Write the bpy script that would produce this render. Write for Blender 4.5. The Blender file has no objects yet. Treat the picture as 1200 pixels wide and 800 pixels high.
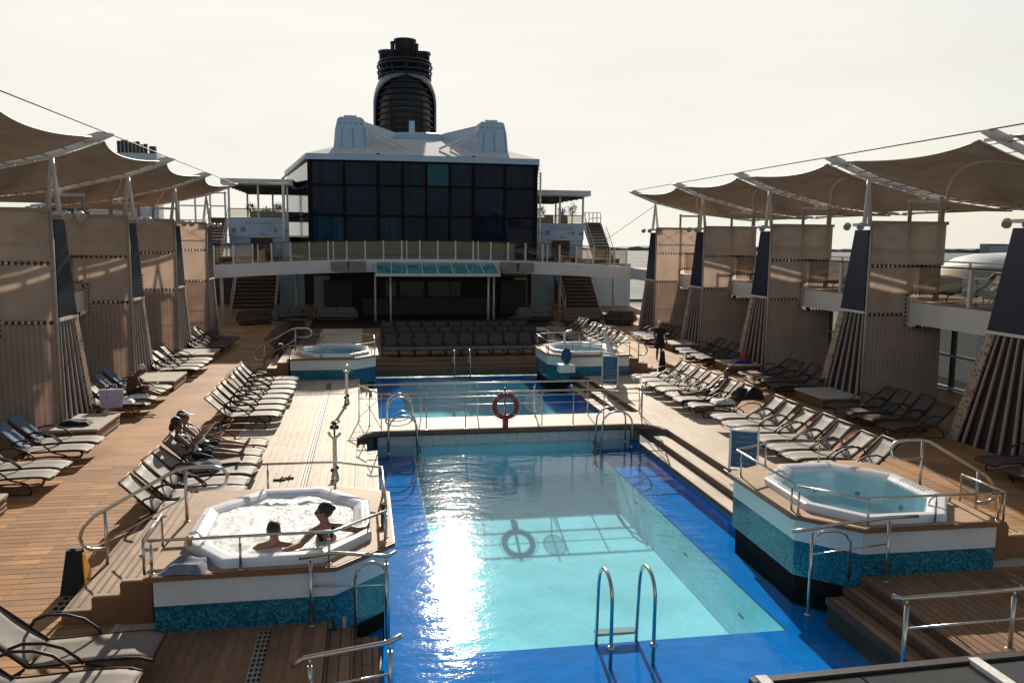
import bpy, bmesh, math, random
from mathutils import Vector, Matrix, geometry, noise
random.seed(7)
S = bpy.context.scene
COL = S.collection
PI = math.pi
R_ = math.radians
# ------------------------------------------------------------------ camera
cam = bpy.data.cameras.new('camera')
cam.sensor_width = 36.0
cam.lens = 29.4
cam.clip_start = 0.1
cam.clip_end = 9000
camo = bpy.data.objects.new('camera', cam)
COL.objects.link(camo)
PIT, YAW, ROLL = 0.12315, 0.1707, 0.010
fw = Vector((math.sin(YAW)*math.cos(PIT), math.cos(YAW)*math.cos(PIT), -math.sin(PIT)))
rt = Vector((math.cos(YAW), -math.sin(YAW), 0))
up = rt.cross(fw)
r2 = rt*math.cos(ROLL)+up*math.sin(ROLL)
u2 = up*math.cos(ROLL)-rt*math.sin(ROLL)
m = Matrix((r2, u2, -fw)).transposed().to_4x4()
m.translation = Vector((-4.2, 0, 5.2))
camo.matrix_world = m
S.camera = camo
# ------------------------------------------------------------------ light
SUN_EL, SUN_AZ = R_(23.3), R_(5.7)          # azimuth from +Y towards +X
sd = Vector((math.sin(SUN_AZ)*math.cos(SUN_EL), math.cos(SUN_AZ)*math.cos(SUN_EL), math.sin(SUN_EL)))
sun = bpy.data.lights.new('sun', 'SUN')
sun.energy = 5.0
sun.angle = R_(0.53)
sun.color = (1.0, 0.9, 0.76)
suno = bpy.data.objects.new('sun', sun)
COL.objects.link(suno)
suno.rotation_euler = sd.to_track_quat('Z', 'Y').to_euler()
suno.location = (0, 0, 60)
W = bpy.data.worlds.new('World')
S.world = W
W.use_nodes = True
nt = W.node_tree
nt.nodes.clear()
def wn(t, **k):
    n = nt.nodes.new(t)
    for a, b in k.items(): setattr(n, a, b)
    return n
wo = wn('ShaderNodeOutputWorld'); bg = wn('ShaderNodeBackground'); sky = wn('ShaderNodeTexSky')
sky.sky_type = 'NISHITA'; sky.sun_disc = False
sky.sun_elevation = SUN_EL; sky.sun_rotation = SUN_AZ
sky.dust_density = 1.5; sky.air_density = 1.2; sky.ozone_density = 1.0
tc = wn('ShaderNodeTexCoord'); sx = wn('ShaderNodeSeparateXYZ'); cb = wn('ShaderNodeCombineXYZ')
mx = wn('ShaderNodeMath', operation='MAXIMUM'); mx.inputs[1].default_value = 0.02
nt.links.new(tc.outputs['Generated'], sx.inputs[0])
nt.links.new(sx.outputs[2], mx.inputs[0])
nt.links.new(sx.outputs[0], cb.inputs[0]); nt.links.new(sx.outputs[1], cb.inputs[1]); nt.links.new(mx.outputs[0], cb.inputs[2])
nt.links.new(cb.outputs[0], sky.inputs[0])
# thin bright veil of high cloud, strongest on the sun's side
dt = wn('ShaderNodeVectorMath', operation='DOT_PRODUCT'); dt.inputs[1].default_value = sd
nt.links.new(tc.outputs['Generated'], dt.inputs[0])
mr = wn('ShaderNodeMapRange'); mr.inputs[1].default_value = -0.2; mr.inputs[2].default_value = 0.9
mr.inputs[3].default_value = 0.36; mr.inputs[4].default_value = 1.0
nt.links.new(dt.outputs['Value'], mr.inputs[0])
mp = wn('ShaderNodeMapping'); mp.inputs['Scale'].default_value = (1.2, 1.2, 7.0)
nz = wn('ShaderNodeTexNoise'); nz.inputs['Scale'].default_value = 2.2; nz.inputs['Detail'].default_value = 6
nt.links.new(tc.outputs['Generated'], mp.inputs[0]); nt.links.new(mp.outputs[0], nz.inputs['Vector'])
mr2 = wn('ShaderNodeMapRange'); mr2.inputs[1].default_value = 0.3; mr2.inputs[2].default_value = 0.7
mr2.inputs[3].default_value = 0.82; mr2.inputs[4].default_value = 0.97
nt.links.new(nz.outputs[0], mr2.inputs[0])
gz = wn('ShaderNodeMapRange'); gz.inputs[1].default_value = 0.22; gz.inputs[2].default_value = 0.75
gz.inputs[3].default_value = 1.0; gz.inputs[4].default_value = 0.28; gz.interpolation_type = 'SMOOTHSTEP'
nt.links.new(sx.outputs[2], gz.inputs[0])
gm = wn('ShaderNodeMath', operation='MULTIPLY'); nt.links.new(mr.outputs[0], gm.inputs[0]); nt.links.new(gz.outputs[0], gm.inputs[1])
vs = wn('ShaderNodeVectorMath', operation='SCALE'); vs.inputs[0].default_value = (6.95, 6.78, 6.27)
nt.links.new(gm.outputs[0], vs.inputs['Scale'])
mixw = wn('ShaderNodeMix', data_type='RGBA')
mr3 = wn('ShaderNodeMapRange'); mr3.inputs[1].default_value = -0.6; mr3.inputs[2].default_value = 0.55
mr3.inputs[3].default_value = 0.3; mr3.inputs[4].default_value = 1.0
nt.links.new(dt.outputs['Value'], mr3.inputs[0])
mm3 = wn('ShaderNodeMath', operation='MULTIPLY'); nt.links.new(mr2.outputs[0], mm3.inputs[0]); nt.links.new(mr3.outputs[0], mm3.inputs[1])
nt.links.new(mm3.outputs[0], mixw.inputs[0]); mn = wn('ShaderNodeVectorMath', operation='MINIMUM'); mn.inputs[1].default_value = (11, 10.6, 9.8)
nt.links.new(sky.outputs[0], mn.inputs[0]); nt.links.new(mn.outputs[0], mixw.inputs[6]); nt.links.new(vs.outputs[0], mixw.inputs[7])
nt.links.new(mixw.outputs[2], bg.inputs['Color'])
bg.inputs['Strength'].default_value = 0.1
nt.links.new(bg.outputs[0], wo.inputs[0])
S.view_settings.view_transform = 'Standard'
S.view_settings.look = 'None'
S.view_settings.exposure = 0.36
S.view_settings.gamma = 1.0
S.render.engine = 'CYCLES'
S.cycles.max_bounces = 7
S.cycles.transparent_max_bounces = 16
S.cycles.caustics_reflective = False
S.cycles.caustics_refractive = False

# ------------------------------------------------------------------ materials
MATS = {}
class N:
    def __init__(s, name):
        s.m = bpy.data.materials.new(name); s.m.use_nodes = True
        s.t = s.m.node_tree; s.t.nodes.clear()
        s.out = s.n('ShaderNodeOutputMaterial')
        s.tc = s.n('ShaderNodeTexCoord')
    def n(s, ty, **k):
        x = s.t.nodes.new(ty)
        for a, b in k.items(): setattr(x, a, b)
        return x
    def l(s, a, b): s.t.links.new(a, b)
    def noise(s, scale, detail=5, vec=None, stretch=None, rough=0.55):
        z = s.n('ShaderNodeTexNoise'); z.inputs['Scale'].default_value = scale
        z.inputs['Detail'].default_value = detail; z.inputs['Roughness'].default_value = rough
        v = vec or s.tc.outputs['Object']
        if stretch:
            mp = s.n('ShaderNodeMapping'); mp.inputs['Scale'].default_value = stretch
            s.l(v, mp.inputs[0]); v = mp.outputs[0]
        s.l(v, z.inputs['Vector']); return z.outputs[0]
    def ramp(s, f, stops):
        r = s.n('ShaderNodeValToRGB'); e = r.color_ramp.elements
        while len(e) < len(stops): e.new(0.5)
        for q, (p, c) in zip(e, stops): q.position = p; q.color = (*c, 1) if len(c) == 3 else c
        s.l(f, r.inputs[0]); return r.outputs[0]
    def mix(s, f, a, b, mode='MIX'):
        x = s.n('ShaderNodeMix', data_type='RGBA', blend_type=mode)
        for i, v in ((0, f), (6, a), (7, b)):
            if isinstance(v, (int, float)): x.inputs[i].default_value = v
            elif isinstance(v, tuple): x.inputs[i].default_value = (*v, 1)
            else: s.l(v, x.inputs[i])
        return x.outputs[2]
    def bump(s, h, d=0.01, st=1.0):
        b = s.n('ShaderNodeBump'); b.inputs['Distance'].default_value = d; b.inputs['Strength'].default_value = st
        s.l(h, b.inputs['Height']); return b.outputs[0]
    def pbsdf(s, col, rough=0.5, metal=0.0, nrm=None, **k):
        b = s.n('ShaderNodeBsdfPrincipled')
        if isinstance(col, tuple): b.inputs['Base Color'].default_value = (*col, 1)
        else: s.l(col, b.inputs['Base Color'])
        if isinstance(rough, (int, float)): b.inputs['Roughness'].default_value = rough
        else: s.l(rough, b.inputs['Roughness'])
        b.inputs['Metallic'].default_value = metal
        if nrm: s.l(nrm, b.inputs['Normal'])
        for a, v in k.items(): b.inputs[a].default_value = v
        return b.outputs[0]
    def end(s, sh): s.l(sh, s.out.inputs[0]); MATS[s.m.name] = s.m; return s.m
def sc3(c, f): return tuple(min(1, x*f) for x in c)
def simple(name, c, rough=0.5, metal=0.0, var=0.18, scale=6.0, bd=0.0, bs=60, stretch=None, **k):
    s = N(name)
    f = s.noise(scale, 6, stretch=stretch)
    col = s.ramp(f, [(0.3, sc3(c, 1-var)), (0.7, sc3(c, 1+var))])
    r = s.n('ShaderNodeMapRange'); r.inputs[3].default_value = max(0.02, rough-0.08); r.inputs[4].default_value = min(1, rough+0.1)
    s.l(s.noise(scale*3, 4), r.inputs[0])
    nr = s.bump(s.noise(bs, 3), bd) if bd else None
    return s.end(s.pbsdf(col, r.outputs[0], metal, nr, **k))
simple('white_paint', (0.74, 0.72, 0.70), 0.35, var=0.06, scale=1.5)
simple('steel', (0.55, 0.52, 0.48), 0.22, 1.0, var=0.1, scale=5)
simple('bronze_tube', (0.040, 0.025, 0.019), 0.5, 0.0, var=0.2, scale=8, **{'Specular IOR Level': 0.3})
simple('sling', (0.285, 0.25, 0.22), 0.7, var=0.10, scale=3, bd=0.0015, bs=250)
simple('sling_half_shaded', (0.20, 0.17, 0.15), 0.72, var=0.12, scale=3, bd=0.0015, bs=250)  # same sling fabric, partial shade on the corner pair put into its colour
simple('sling_shaded', (0.075, 0.06, 0.055), 0.75, var=0.15, scale=3, bd=0.0015, bs=250)  # shaded copy of the sling fabric, the shade is in the base colour
simple('mast_paint', (0.72, 0.66, 0.62), 0.4, var=0.08, scale=3)
simple('navy_panel', (0.016, 0.021, 0.042), 0.32, var=0.25, scale=2)
simple('frame_tan', (0.42, 0.35, 0.29), 0.55, var=0.08)
simple('lace', (0.06, 0.04, 0.03), 0.7)
simple('slat_grey', (0.32, 0.28, 0.28), 0.6, var=0.1)
simple('dark_void', (0.02, 0.014, 0.012), 0.9, **{'Specular IOR Level': 0.1})
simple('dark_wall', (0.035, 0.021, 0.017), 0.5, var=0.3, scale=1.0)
simple('mullion', (0.014, 0.006, 0.006), 0.7, **{'Specular IOR Level': 0.15})
simple('blue_white', (0.42, 0.55, 0.68), 0.45, var=0.08, scale=1)
simple('funnel_black', (0.014, 0.013, 0.017), 0.45)
simple('funnel_grey', (0.22, 0.24, 0.30), 0.4)
simple('ledge_blue', (0.006, 0.22, 0.66), 0.9, var=0.12, scale=3, **{'Specular IOR Level': 0.0})
simple('tub_shell', (0.80, 0.80, 0.84), 0.22, var=0.03, scale=2)
simple('wood_trim', (0.23, 0.105, 0.05), 0.5, var=0.25, scale=4, stretch=(8, 8, 30))
simple('cushion', (0.46, 0.41, 0.35), 0.85, var=0.1, scale=3, bd=0.002, bs=150)
simple('box_wood', (0.20, 0.10, 0.05), 0.55, var=0.3, scale=3, stretch=(2, 2, 14))
simple('skin', (0.30, 0.135, 0.08), 0.45, var=0.08, scale=9)
simple('skin_dark', (0.16, 0.07, 0.042), 0.45, var=0.1, scale=9)
simple('hair_dark', (0.018, 0.010, 0.007), 0.5, var=0.3, scale=40, bd=0.004, bs=90)
simple('hair_white', (0.62, 0.58, 0.52), 0.7, var=0.15, scale=40, bd=0.004, bs=90)
simple('cloth_black', (0.012, 0.010, 0.012), 0.8, bd=0.004, bs=30)
simple('cloth_navy', (0.03, 0.045, 0.10), 0.85, bd=0.006, bs=25)
simple('cloth_white', (0.75, 0.72, 0.70), 0.8, bd=0.006, bs=22)
simple('cloth_brown', (0.09, 0.045, 0.025), 0.8, bd=0.004, bs=25)
simple('towel_blue', (0.19, 0.21, 0.27), 0.95, var=0.2, scale=12, bd=0.01, bs=35)
simple('towel_slate', (0.13, 0.17, 0.25), 0.95, var=0.2, scale=12, bd=0.006, bs=45)
simple('buoy_red', (0.30, 0.042, 0.022), 0.5, var=0.15)
simple('black_gloss', (0.02, 0.018, 0.018), 0.18, var=0.4, scale=12, bd=0.0008, bs=18)
simple('lamp_black', (0.04, 0.035, 0.035), 0.5)
simple('lamp_glass', (0.6, 0.62, 0.64), 0.1)
simple('speaker', (0.33, 0.29, 0.27), 0.8, bd=0.003, bs=90)
simple('banner_blue', (0.02, 0.09, 0.17), 0.6, var=0.15)
simple('chair_blue', (0.01, 0.04, 0.16), 0.5)
simple('yellow', (0.75, 0.36, 0.02), 0.5)
simple('orange', (0.85, 0.35, 0.03), 0.4)
simple('leaf', (0.03, 0.045, 0.015), 0.7, var=0.4)
simple('trunk', (0.05, 0.03, 0.02), 0.8)
simple('pot', (0.5, 0.45, 0.42), 0.6)
simple('land', (0.10, 0.12, 0.125), 0.9, var=0.5, scale=0.01)
simple('sea', (0.02, 0.035, 0.045), 0.15, bd=0.3, bs=0.2)
simple('roof_white', (0.62, 0.62, 0.63), 0.85, **{'Specular IOR Level': 0.05})
simple('far_white', (0.7, 0.7, 0.7), 0.5)
simple('far_blue', (0.10, 0.16, 0.19), 0.3)
simple('canopy_glass_frame', (0.6, 0.62, 0.62), 0.4)
simple('furniture', (0.17, 0.14, 0.12), 0.8)
simple('furniture_dark', (0.09, 0.065, 0.05), 0.8)
simple('stair_wood', (0.30, 0.20, 0.13), 0.6, var=0.15)
simple('drain', (0.30, 0.25, 0.20), 0.5)
simple('coping_brown', (0.17, 0.10, 0.06), 0.6, var=0.2)
simple('nose_dark', (0.085, 0.05, 0.032), 0.6, var=0.2)
simple('tile_white', (0.62, 0.60, 0.57), 0.3, var=0.1, scale=9)
def planks(name, c1, c2, wid, length, along='Y', gap=0.08, grime=0.25, bd=0.004):
    s = N(name)
    mp = s.n('ShaderNodeMapping')
    if along == 'Y': mp.inputs['Rotation'].default_value = (0, 0, PI/2)
    s.l(s.tc.outputs['Object'], mp.inputs[0])
    b = s.n('ShaderNodeTexBrick'); b.offset = 0.37; b.offset_frequency = 2
    s.l(mp.outputs[0], b.inputs['Vector'])
    b.inputs['Scale'].default_value = 1.0; b.inputs['Brick Width'].default_value = length; b.inputs['Row Height'].default_value = wid
    b.inputs['Mortar Size'].default_value = wid*gap; b.inputs['Mortar Smooth'].default_value = 0.3
    b.inputs['Color1'].default_value = (*c1, 1); b.inputs['Color2'].default_value = (*c2, 1)
    b.inputs['Mortar'].default_value = (*sc3(c1, 0.35), 1)
    st = (1.5, 22, 1) if along != 'Y' else (22, 1.5, 1)
    grain = s.ramp(s.noise(1.0, 6, stretch=st), [(0.3, (0.82, 0.80, 0.78)), (0.7, (1.12, 1.12, 1.12))])
    g2 = s.ramp(s.noise(0.55, 6), [(0.35, (1-grime,)*3), (0.6, (1.08,)*3)])
    sp = s.ramp(s.noise(3.1, 2), [(0.70, (1, 1, 1)), (0.76, (0.72, 0.66, 0.62))])
    col = s.mix(1.0, s.mix(1.0, s.mix(1.0, b.outputs[0], grain, 'MULTIPLY'), g2, 'MULTIPLY'), sp, 'MULTIPLY')
    inv = s.n('ShaderNodeMath', operation='SUBTRACT'); inv.inputs[0].default_value = 1; s.l(b.outputs['Fac'], inv.inputs[1])
    return s.end(s.pbsdf(col, 0.68, 0, s.bump(inv.outputs[0], bd), **{'Specular IOR Level': 0.22}))
planks('teak_cross', (0.50, 0.275, 0.135), (0.44, 0.235, 0.11), 0.20, 2.1, along='X', gap=0.05, grime=0.34)
planks('teak_long', (0.38, 0.235, 0.145), (0.33, 0.20, 0.12), 0.14, 2.6, along='Y')
def plank_plain(name, c, stretch):
    s = N(name)
    oi = s.n('ShaderNodeObjectInfo')
    v = s.ramp(oi.outputs['Random'], [(0.0, sc3(c, 0.78)), (1.0, sc3(c, 1.16))])
    grain = s.ramp(s.noise(1.0, 6, stretch=stretch), [(0.3, (0.82, 0.80, 0.78)), (0.7, (1.12, 1.12, 1.12))])
    g2 = s.ramp(s.noise(0.9, 5), [(0.35, (0.72, 0.73, 0.75)), (0.6, (1.06,)*3)])
    return s.end(s.pbsdf(s.mix(1.0, s.mix(1.0, v, grain, 'MULTIPLY'), g2, 'MULTIPLY'), 0.66, 0, s.bump(s.noise(1.0, 4, stretch=stretch), 0.002), **{'Specular IOR Level': 0.22}))
planks('cream_deck', (0.64, 0.54, 0.44), (0.60, 0.50, 0.405), 0.16, 2.4, along='Y', gap=0.02, grime=0.13, bd=0.002)
plank_plain('plank_cross', (0.49, 0.265, 0.13), (2, 25, 1))
plank_plain('plank_long', (0.31, 0.175, 0.105), (25, 2, 1))
plank_plain('plank_pale', (0.50, 0.34, 0.22), (2, 25, 1))
def mosaic():
    s = N('mosaic')
    v = s.n('ShaderNodeTexVoronoi'); v.inputs['Scale'].default_value = 34.0; v.distance = 'CHEBYCHEV'
    v.inputs['Randomness'].default_value = 0.12
    s.l(s.tc.outputs['Object'], v.inputs['Vector'])
    sp = s.n('ShaderNodeSeparateColor'); s.l(v.outputs['Color'], sp.inputs[0])
    c = s.ramp(sp.outputs[0], [(0.0, (0.006, 0.085, 0.14)), (0.3, (0.010, 0.135, 0.21)), (0.55, (0.016, 0.185, 0.26)), (0.8, (0.03, 0.24, 0.31)), (0.97, (0.09, 0.30, 0.36))])
    big = s.ramp(s.noise(1.6, 4), [(0.35, (0.75, 0.78, 0.8)), (0.65, (1.15, 1.12, 1.1))])
    g = s.ramp(v.outputs['Distance'], [(0.40, (1, 1, 1)), (0.47, (0.45, 0.5, 0.55))])
    return s.end(s.pbsdf(s.mix(1.0, s.mix(1.0, c, big, 'MULTIPLY'), g, 'MULTIPLY'), 0.13))
mosaic()
def turq():
    s = N('basin_turquoise')
    b = s.n('ShaderNodeTexBrick'); b.offset = 0.0
    s.l(s.tc.outputs['Object'], b.inputs['Vector']); b.inputs['Brick Width'].default_value = 0.08; b.inputs['Row Height'].default_value = 0.08
    b.inputs['Mortar Size'].default_value = 0.006; b.inputs['Scale'].default_value = 1
    b.inputs['Color1'].default_value = (0.46, 0.83, 0.93, 1); b.inputs['Color2'].default_value = (0.54, 0.88, 0.96, 1); b.inputs['Mortar'].default_value = (0.43, 0.78, 0.88, 1)
    g = s.ramp(s.noise(0.8, 5), [(0.3, (0.85,)*3), (0.7, (1.1,)*3)])
    return s.end(s.pbsdf(s.mix(1.0, b.outputs[0], g, 'MULTIPLY'), 0.9, **{'Specular IOR Level': 0.0}))
turq()
def fresnel_mix(s, trans_col, gloss_rough, nrm=None, ior=1.33, boost=1.0):
    t = s.n('ShaderNodeBsdfTransparent'); t.inputs[0].default_value = (*trans_col, 1)
    g = s.n('ShaderNodeBsdfGlossy'); g.inputs['Roughness'].default_value = gloss_rough
    lw = s.n('ShaderNodeLayerWeight'); lw.inputs[0].default_value = 0.5
    if nrm: s.l(nrm, g.inputs['Normal']); s.l(nrm, lw.inputs['Normal'])
    pw = s.n('ShaderNodeMath', operation='POWER'); pw.inputs[1].default_value = 5.0; s.l(lw.outputs['Facing'], pw.inputs[0])
    r0 = ((ior-1)/(ior+1))**2
    ma = s.n('ShaderNodeMath', operation='MULTIPLY_ADD'); ma.inputs[1].default_value = 1-r0; ma.inputs[2].default_value = r0; s.l(pw.outputs[0], ma.inputs[0])
    fo = ma.outputs[0]
    if boost != 1.0:
        mm = s.n('ShaderNodeMath', operation='MULTIPLY'); mm.use_clamp = True; mm.inputs[1].default_value = boost; s.l(fo, mm.inputs[0]); fo = mm.outputs[0]
    x = s.n('ShaderNodeMixShader'); s.l(fo, x.inputs[0]); s.l(t.outputs[0], x.inputs[1]); s.l(g.outputs[0], x.inputs[2])
    return x.outputs[0]
def water(name, tint, amp, sc):
    s = N(name)
    h1 = s.noise(sc, 3, stretch=(1.0, 1.8, 1)); h2 = s.noise(sc*5, 3)
    ad = s.n('ShaderNodeMath', operation='MULTIPLY_ADD'); ad.inputs[1].default_value = 0.22
    s.l(h2, ad.inputs[0]); s.l(h1, ad.inputs[2])
    h3 = s.noise(sc*.28, 2, stretch=(.7, 1.5, 1)); a2 = s.n('ShaderNodeMath', operation='MULTIPLY_ADD'); a2.inputs[1].default_value = 2.2; s.l(h3, a2.inputs[0]); s.l(ad.outputs[0], a2.inputs[2]); ad = a2
    return s.end(fresnel_mix(s, tint, 0.05, s.bump(ad.outputs[0], amp)))
water('pool_water', (0.72, 0.96, 1.0), 0.0072, 2.8)
water('tub_water', (0.60, 0.92, 0.97), 0.003, 4.0)
def foam():
    s = N('foam')
    n1 = s.noise(9, 6, rough=0.7)
    c = s.ramp(n1, [(0.38, (0.46, 0.53, 0.54)), (0.5, (0.66, 0.68, 0.67)), (0.62, (0.80, 0.80, 0.78))])
    return s.end(s.pbsdf(c, 0.12, 0, s.bump(s.noise(11, 6, rough=0.65), 0.045)))
foam()
def glass(name, tint, rough=0.02, boost=1.0, ior=1.5):
    s = N(name); return s.end(fresnel_mix(s, tint, rough, None, ior, boost))
glass('rail_glass', (0.78, 0.76, 0.72), 0.03, 1.6)
simple('canopy_glass', (0.07, 0.26, 0.28), 0.12, var=0.5, scale=1.2)
def facade():
    s = N('facade_glass')
    oi = s.n('ShaderNodeObjectInfo')
    c = s.ramp(oi.outputs['Random'], [(0, (0.003, 0.010, 0.026)), (0.85, (0.006, 0.020, 0.050)), (1.0, (0.010, 0.06, 0.095))])
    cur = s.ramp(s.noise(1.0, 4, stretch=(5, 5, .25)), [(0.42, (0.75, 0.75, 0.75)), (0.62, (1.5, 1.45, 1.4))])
    return s.end(s.pbsdf(s.mix(1.0, c, cur, 'MULTIPLY'), 0.06, 0, s.bump(s.noise(0.5, 2), 0.01), **{'Specular IOR Level': 0.12}))
facade()
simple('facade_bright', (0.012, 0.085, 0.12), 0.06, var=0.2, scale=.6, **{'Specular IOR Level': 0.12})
def screen(name, c, trans, ribs, tl_=0.42, wr=0.02):
    s = N(name)
    d = s.n('ShaderNodeBsdfDiffuse'); tl = s.n('ShaderNodeBsdfTranslucent'); tr = s.n('ShaderNodeBsdfTransparent')
    f = s.noise(1.3, 6); col = s.ramp(f, [(0.3, sc3(c, 0.88)), (0.7, sc3(c, 1.1))])
    if ribs:
        w = s.n('ShaderNodeTexWave', wave_type='BANDS', bands_direction='X'); w.inputs['Scale'].default_value = 2.3
        s.l(s.tc.outputs['Object'], w.inputs['Vector'])
        col = s.mix(1.0, col, s.ramp(w.outputs[0], [(0.35, (0.84, 0.83, 0.82)), (0.65, (1.0, 1.0, 1.0))]), 'MULTIPLY')
    s.l(col, d.inputs[0]); s.l(col, tl.inputs[0])
    x = s.n('ShaderNodeMixShader'); x.inputs[0].default_value = tl_; bn = s.bump(s.noise(1.1, 5, stretch=(1, 1, .5)), wr*3); s.l(bn, d.inputs['Normal']); s.l(d.outputs[0], x.inputs[1]); s.l(tl.outputs[0], x.inputs[2])
    y = s.n('ShaderNodeMixShader'); y.inputs[0].default_value = trans; s.l(x.outputs[0], y.inputs[1]); s.l(tr.outputs[0], y.inputs[2])
    return s.end(y.outputs[0])
screen('screen_upper', (0.71, 0.585, 0.50), 0.13, False)
screen('screen_lower', (0.65, 0.53, 0.46), 0.0, True)
screen('awning', (0.44, 0.38, 0.33), 0.0, False, 0.36)
def perforated():
    s = N('perforated')
    v = s.n('ShaderNodeTexVoronoi'); v.inputs['Scale'].default_value = 9; s.l(s.tc.outputs['Object'], v.inputs['Vector'])
    c = s.ramp(v.outputs['Distance'], [(0.25, (0.13, 0.09, 0.07)), (0.45, (0.44, 0.34, 0.27))])
    return s.end(s.pbsdf(c, 0.6))
perforated()
def bag():
    s = N('bag_print')
    f = s.noise(12, 4)
    return s.end(s.pbsdf(s.ramp(f, [(0.50, (0.50, 0.50, 0.72)), (0.58, (0.58, 0.42, 0.62)), (0.66, (0.6, 0.10, 0.18))]), 0.6))
bag()
def cpat():
    s = N('cloth_pattern')
    return s.end(s.pbsdf(s.ramp(s.noise(14, 3), [(0.48, (0.03, 0.02, 0.025)), (0.56, (0.7, 0.66, 0.62))]), 0.8))
cpat()
def sand_dirty():
    s = N('net_mesh')
    t = s.n('ShaderNodeBsdfTransparent'); d = s.n('ShaderNodeBsdfDiffuse'); d.inputs[0].default_value = (0.7, 0.66, 0.6, 1)
    x = s.n('ShaderNodeMixShader'); x.inputs[0].default_value = 0.45; s.l(t.outputs[0], x.inputs[1]); s.l(d.outputs[0], x.inputs[2])
    return s.end(x.outputs[0])
sand_dirty()

# ------------------------------------------------------------------ mesh helpers
ORG = {}
class MB:
    def __init__(s): s.v = []; s.f = []; s.sm = []
    def add(s, vs, fs, smooth=False):
        o = len(s.v); s.v += [tuple(v) for v in vs]
        for f in fs: s.f.append([i+o for i in f]); s.sm.append(smooth)
        return s
    def box(s, x0, x1, y0, y1, z0, z1):
        x0, x1 = sorted((x0, x1)); y0, y1 = sorted((y0, y1)); z0, z1 = sorted((z0, z1))
        return s.add([(x0, y0, z0), (x1, y0, z0), (x1, y1, z0), (x0, y1, z0), (x0, y0, z1), (x1, y0, z1), (x1, y1, z1), (x0, y1, z1)],
                     [(0, 3, 2, 1), (4, 5, 6, 7), (0, 1, 5, 4), (1, 2, 6, 5), (2, 3, 7, 6), (3, 0, 4, 7)])
    def hexa(s, b, t):   # b, t: 4 corners bottom and top
        return s.add(list(b)+list(t), [(0, 3, 2, 1), (4, 5, 6, 7), (0, 1, 5, 4), (1, 2, 6, 5), (2, 3, 7, 6), (3, 0, 4, 7)])
    def bar(s, p, q, w, h):
        p = Vector(p); q = Vector(q); d = (q-p).normalized()
        u = d.cross(Vector((0, 0, 1)))
        if u.length < 1e-4: u = Vector((1, 0, 0))
        u = u.normalized()*w/2; v = d.cross(u).normalized()*h/2
        return s.hexa([p-u-v, p+u-v, p+u+v, p-u+v], [q-u-v, q+u-v, q+u+v, q-u+v])
    def tube(s, pts, r, n=8, closed=False, smooth=True):
        P = [Vector(p) for p in pts]; k = len(P)
        rr = r if isinstance(r, (list, tuple)) else [r]*k
        base = len(s.v); prev = None
        for i, p in enumerate(P):
            if closed: d = P[(i+1) % k]-P[i-1]
            else: d = P[min(i+1, k-1)]-P[max(i-1, 0)]
            d.normalize()
            if prev is None:
                a = Vector((0, 0, 1)) if abs(d.z) < 0.9 else Vector((1, 0, 0)); u = d.cross(a).normalized()
            else:
                u = prev-d*prev.dot(d)
                u = u.normalized() if u.length > 1e-6 else d.cross(Vector((0.3, 0.5, 0.8))).normalized()
            prev = u; v = d.cross(u)
            for j in range(n):
                t = 2*PI*j/n; s.v.append(tuple(p+(u*math.cos(t)+v*math.sin(t))*rr[i]))
        seg = k if closed else k-1
        for i in range(seg):
            a = base+i*n; b = base+((i+1) % k)*n
            for j in range(n):
                s.f.append([a+j, a+(j+1) % n, b+(j+1) % n, b+j]); s.sm.append(smooth)
        if not closed:
            s.f.append([base+j for j in range(n)][::-1]); s.sm.append(False)
            s.f.append([base+(k-1)*n+j for j in range(n)]); s.sm.append(False)
        return s
    def prism(s, poly, z0, z1):
        k = len(poly); b = [(x, y, z0) for x, y in poly]; t = [(x, y, z1) for x, y in poly]
        return s.add(b+t, [tuple(range(k))[::-1], tuple(range(k, 2*k))]+[(i, (i+1) % k, k+(i+1) % k, k+i) for i in range(k)])
    def lathe(s, prof, c=(0, 0, 0), n=20, sx=1, sy=1, smooth=True):
        o = len(s.v)
        for r, z in prof:
            for j in range(n):
                t = 2*PI*j/n; s.v.append((c[0]+r*sx*math.cos(t), c[1]+r*sy*math.sin(t), c[2]+z))
        for i in range(len(prof)-1):
            for j in range(n):
                s.f.append([o+i*n+j, o+i*n+(j+1) % n, o+(i+1)*n+(j+1) % n, o+(i+1)*n+j]); s.sm.append(smooth)
        s.f.append([o+j for j in range(n)][::-1]); s.sm.append(False)
        e = o+(len(prof)-1)*n; s.f.append([e+j for j in range(n)]); s.sm.append(False)
        return s
    def grid(s, fn, nu, nv, smooth=True, thick=0):
        o = len(s.v)
        for i in range(nu+1):
            for j in range(nv+1): s.v.append(tuple(fn(i/nu, j/nv)))
        for i in range(nu):
            for j in range(nv):
                a = o+i*(nv+1)+j; s.f.append([a, a+1, a+nv+2, a+nv+1]); s.sm.append(smooth)
        return s
    def ball(s, c, r, n=10, m=7):
        rx, ry, rz = r if isinstance(r, tuple) else (r, r, r)
        prof = [(math.sin(PI*i/m), -math.cos(PI*i/m)*rz) for i in range(m+1)]
        prof = [(max(a, 0.02), z) for a, z in prof]
        return s.lathe(prof, c, n, rx, ry)
    def mesh(s, name, mat, off=(0, 0, 0)):
        me = bpy.data.meshes.new(name)
        ox, oy, oz = off
        me.from_pydata([(x-ox, y-oy, z-oz) for x, y, z in s.v], [], s.f)
        me.polygons.foreach_set('use_smooth', s.sm)
        me.materials.append(MATS[mat]); me.update()
        return me
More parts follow.
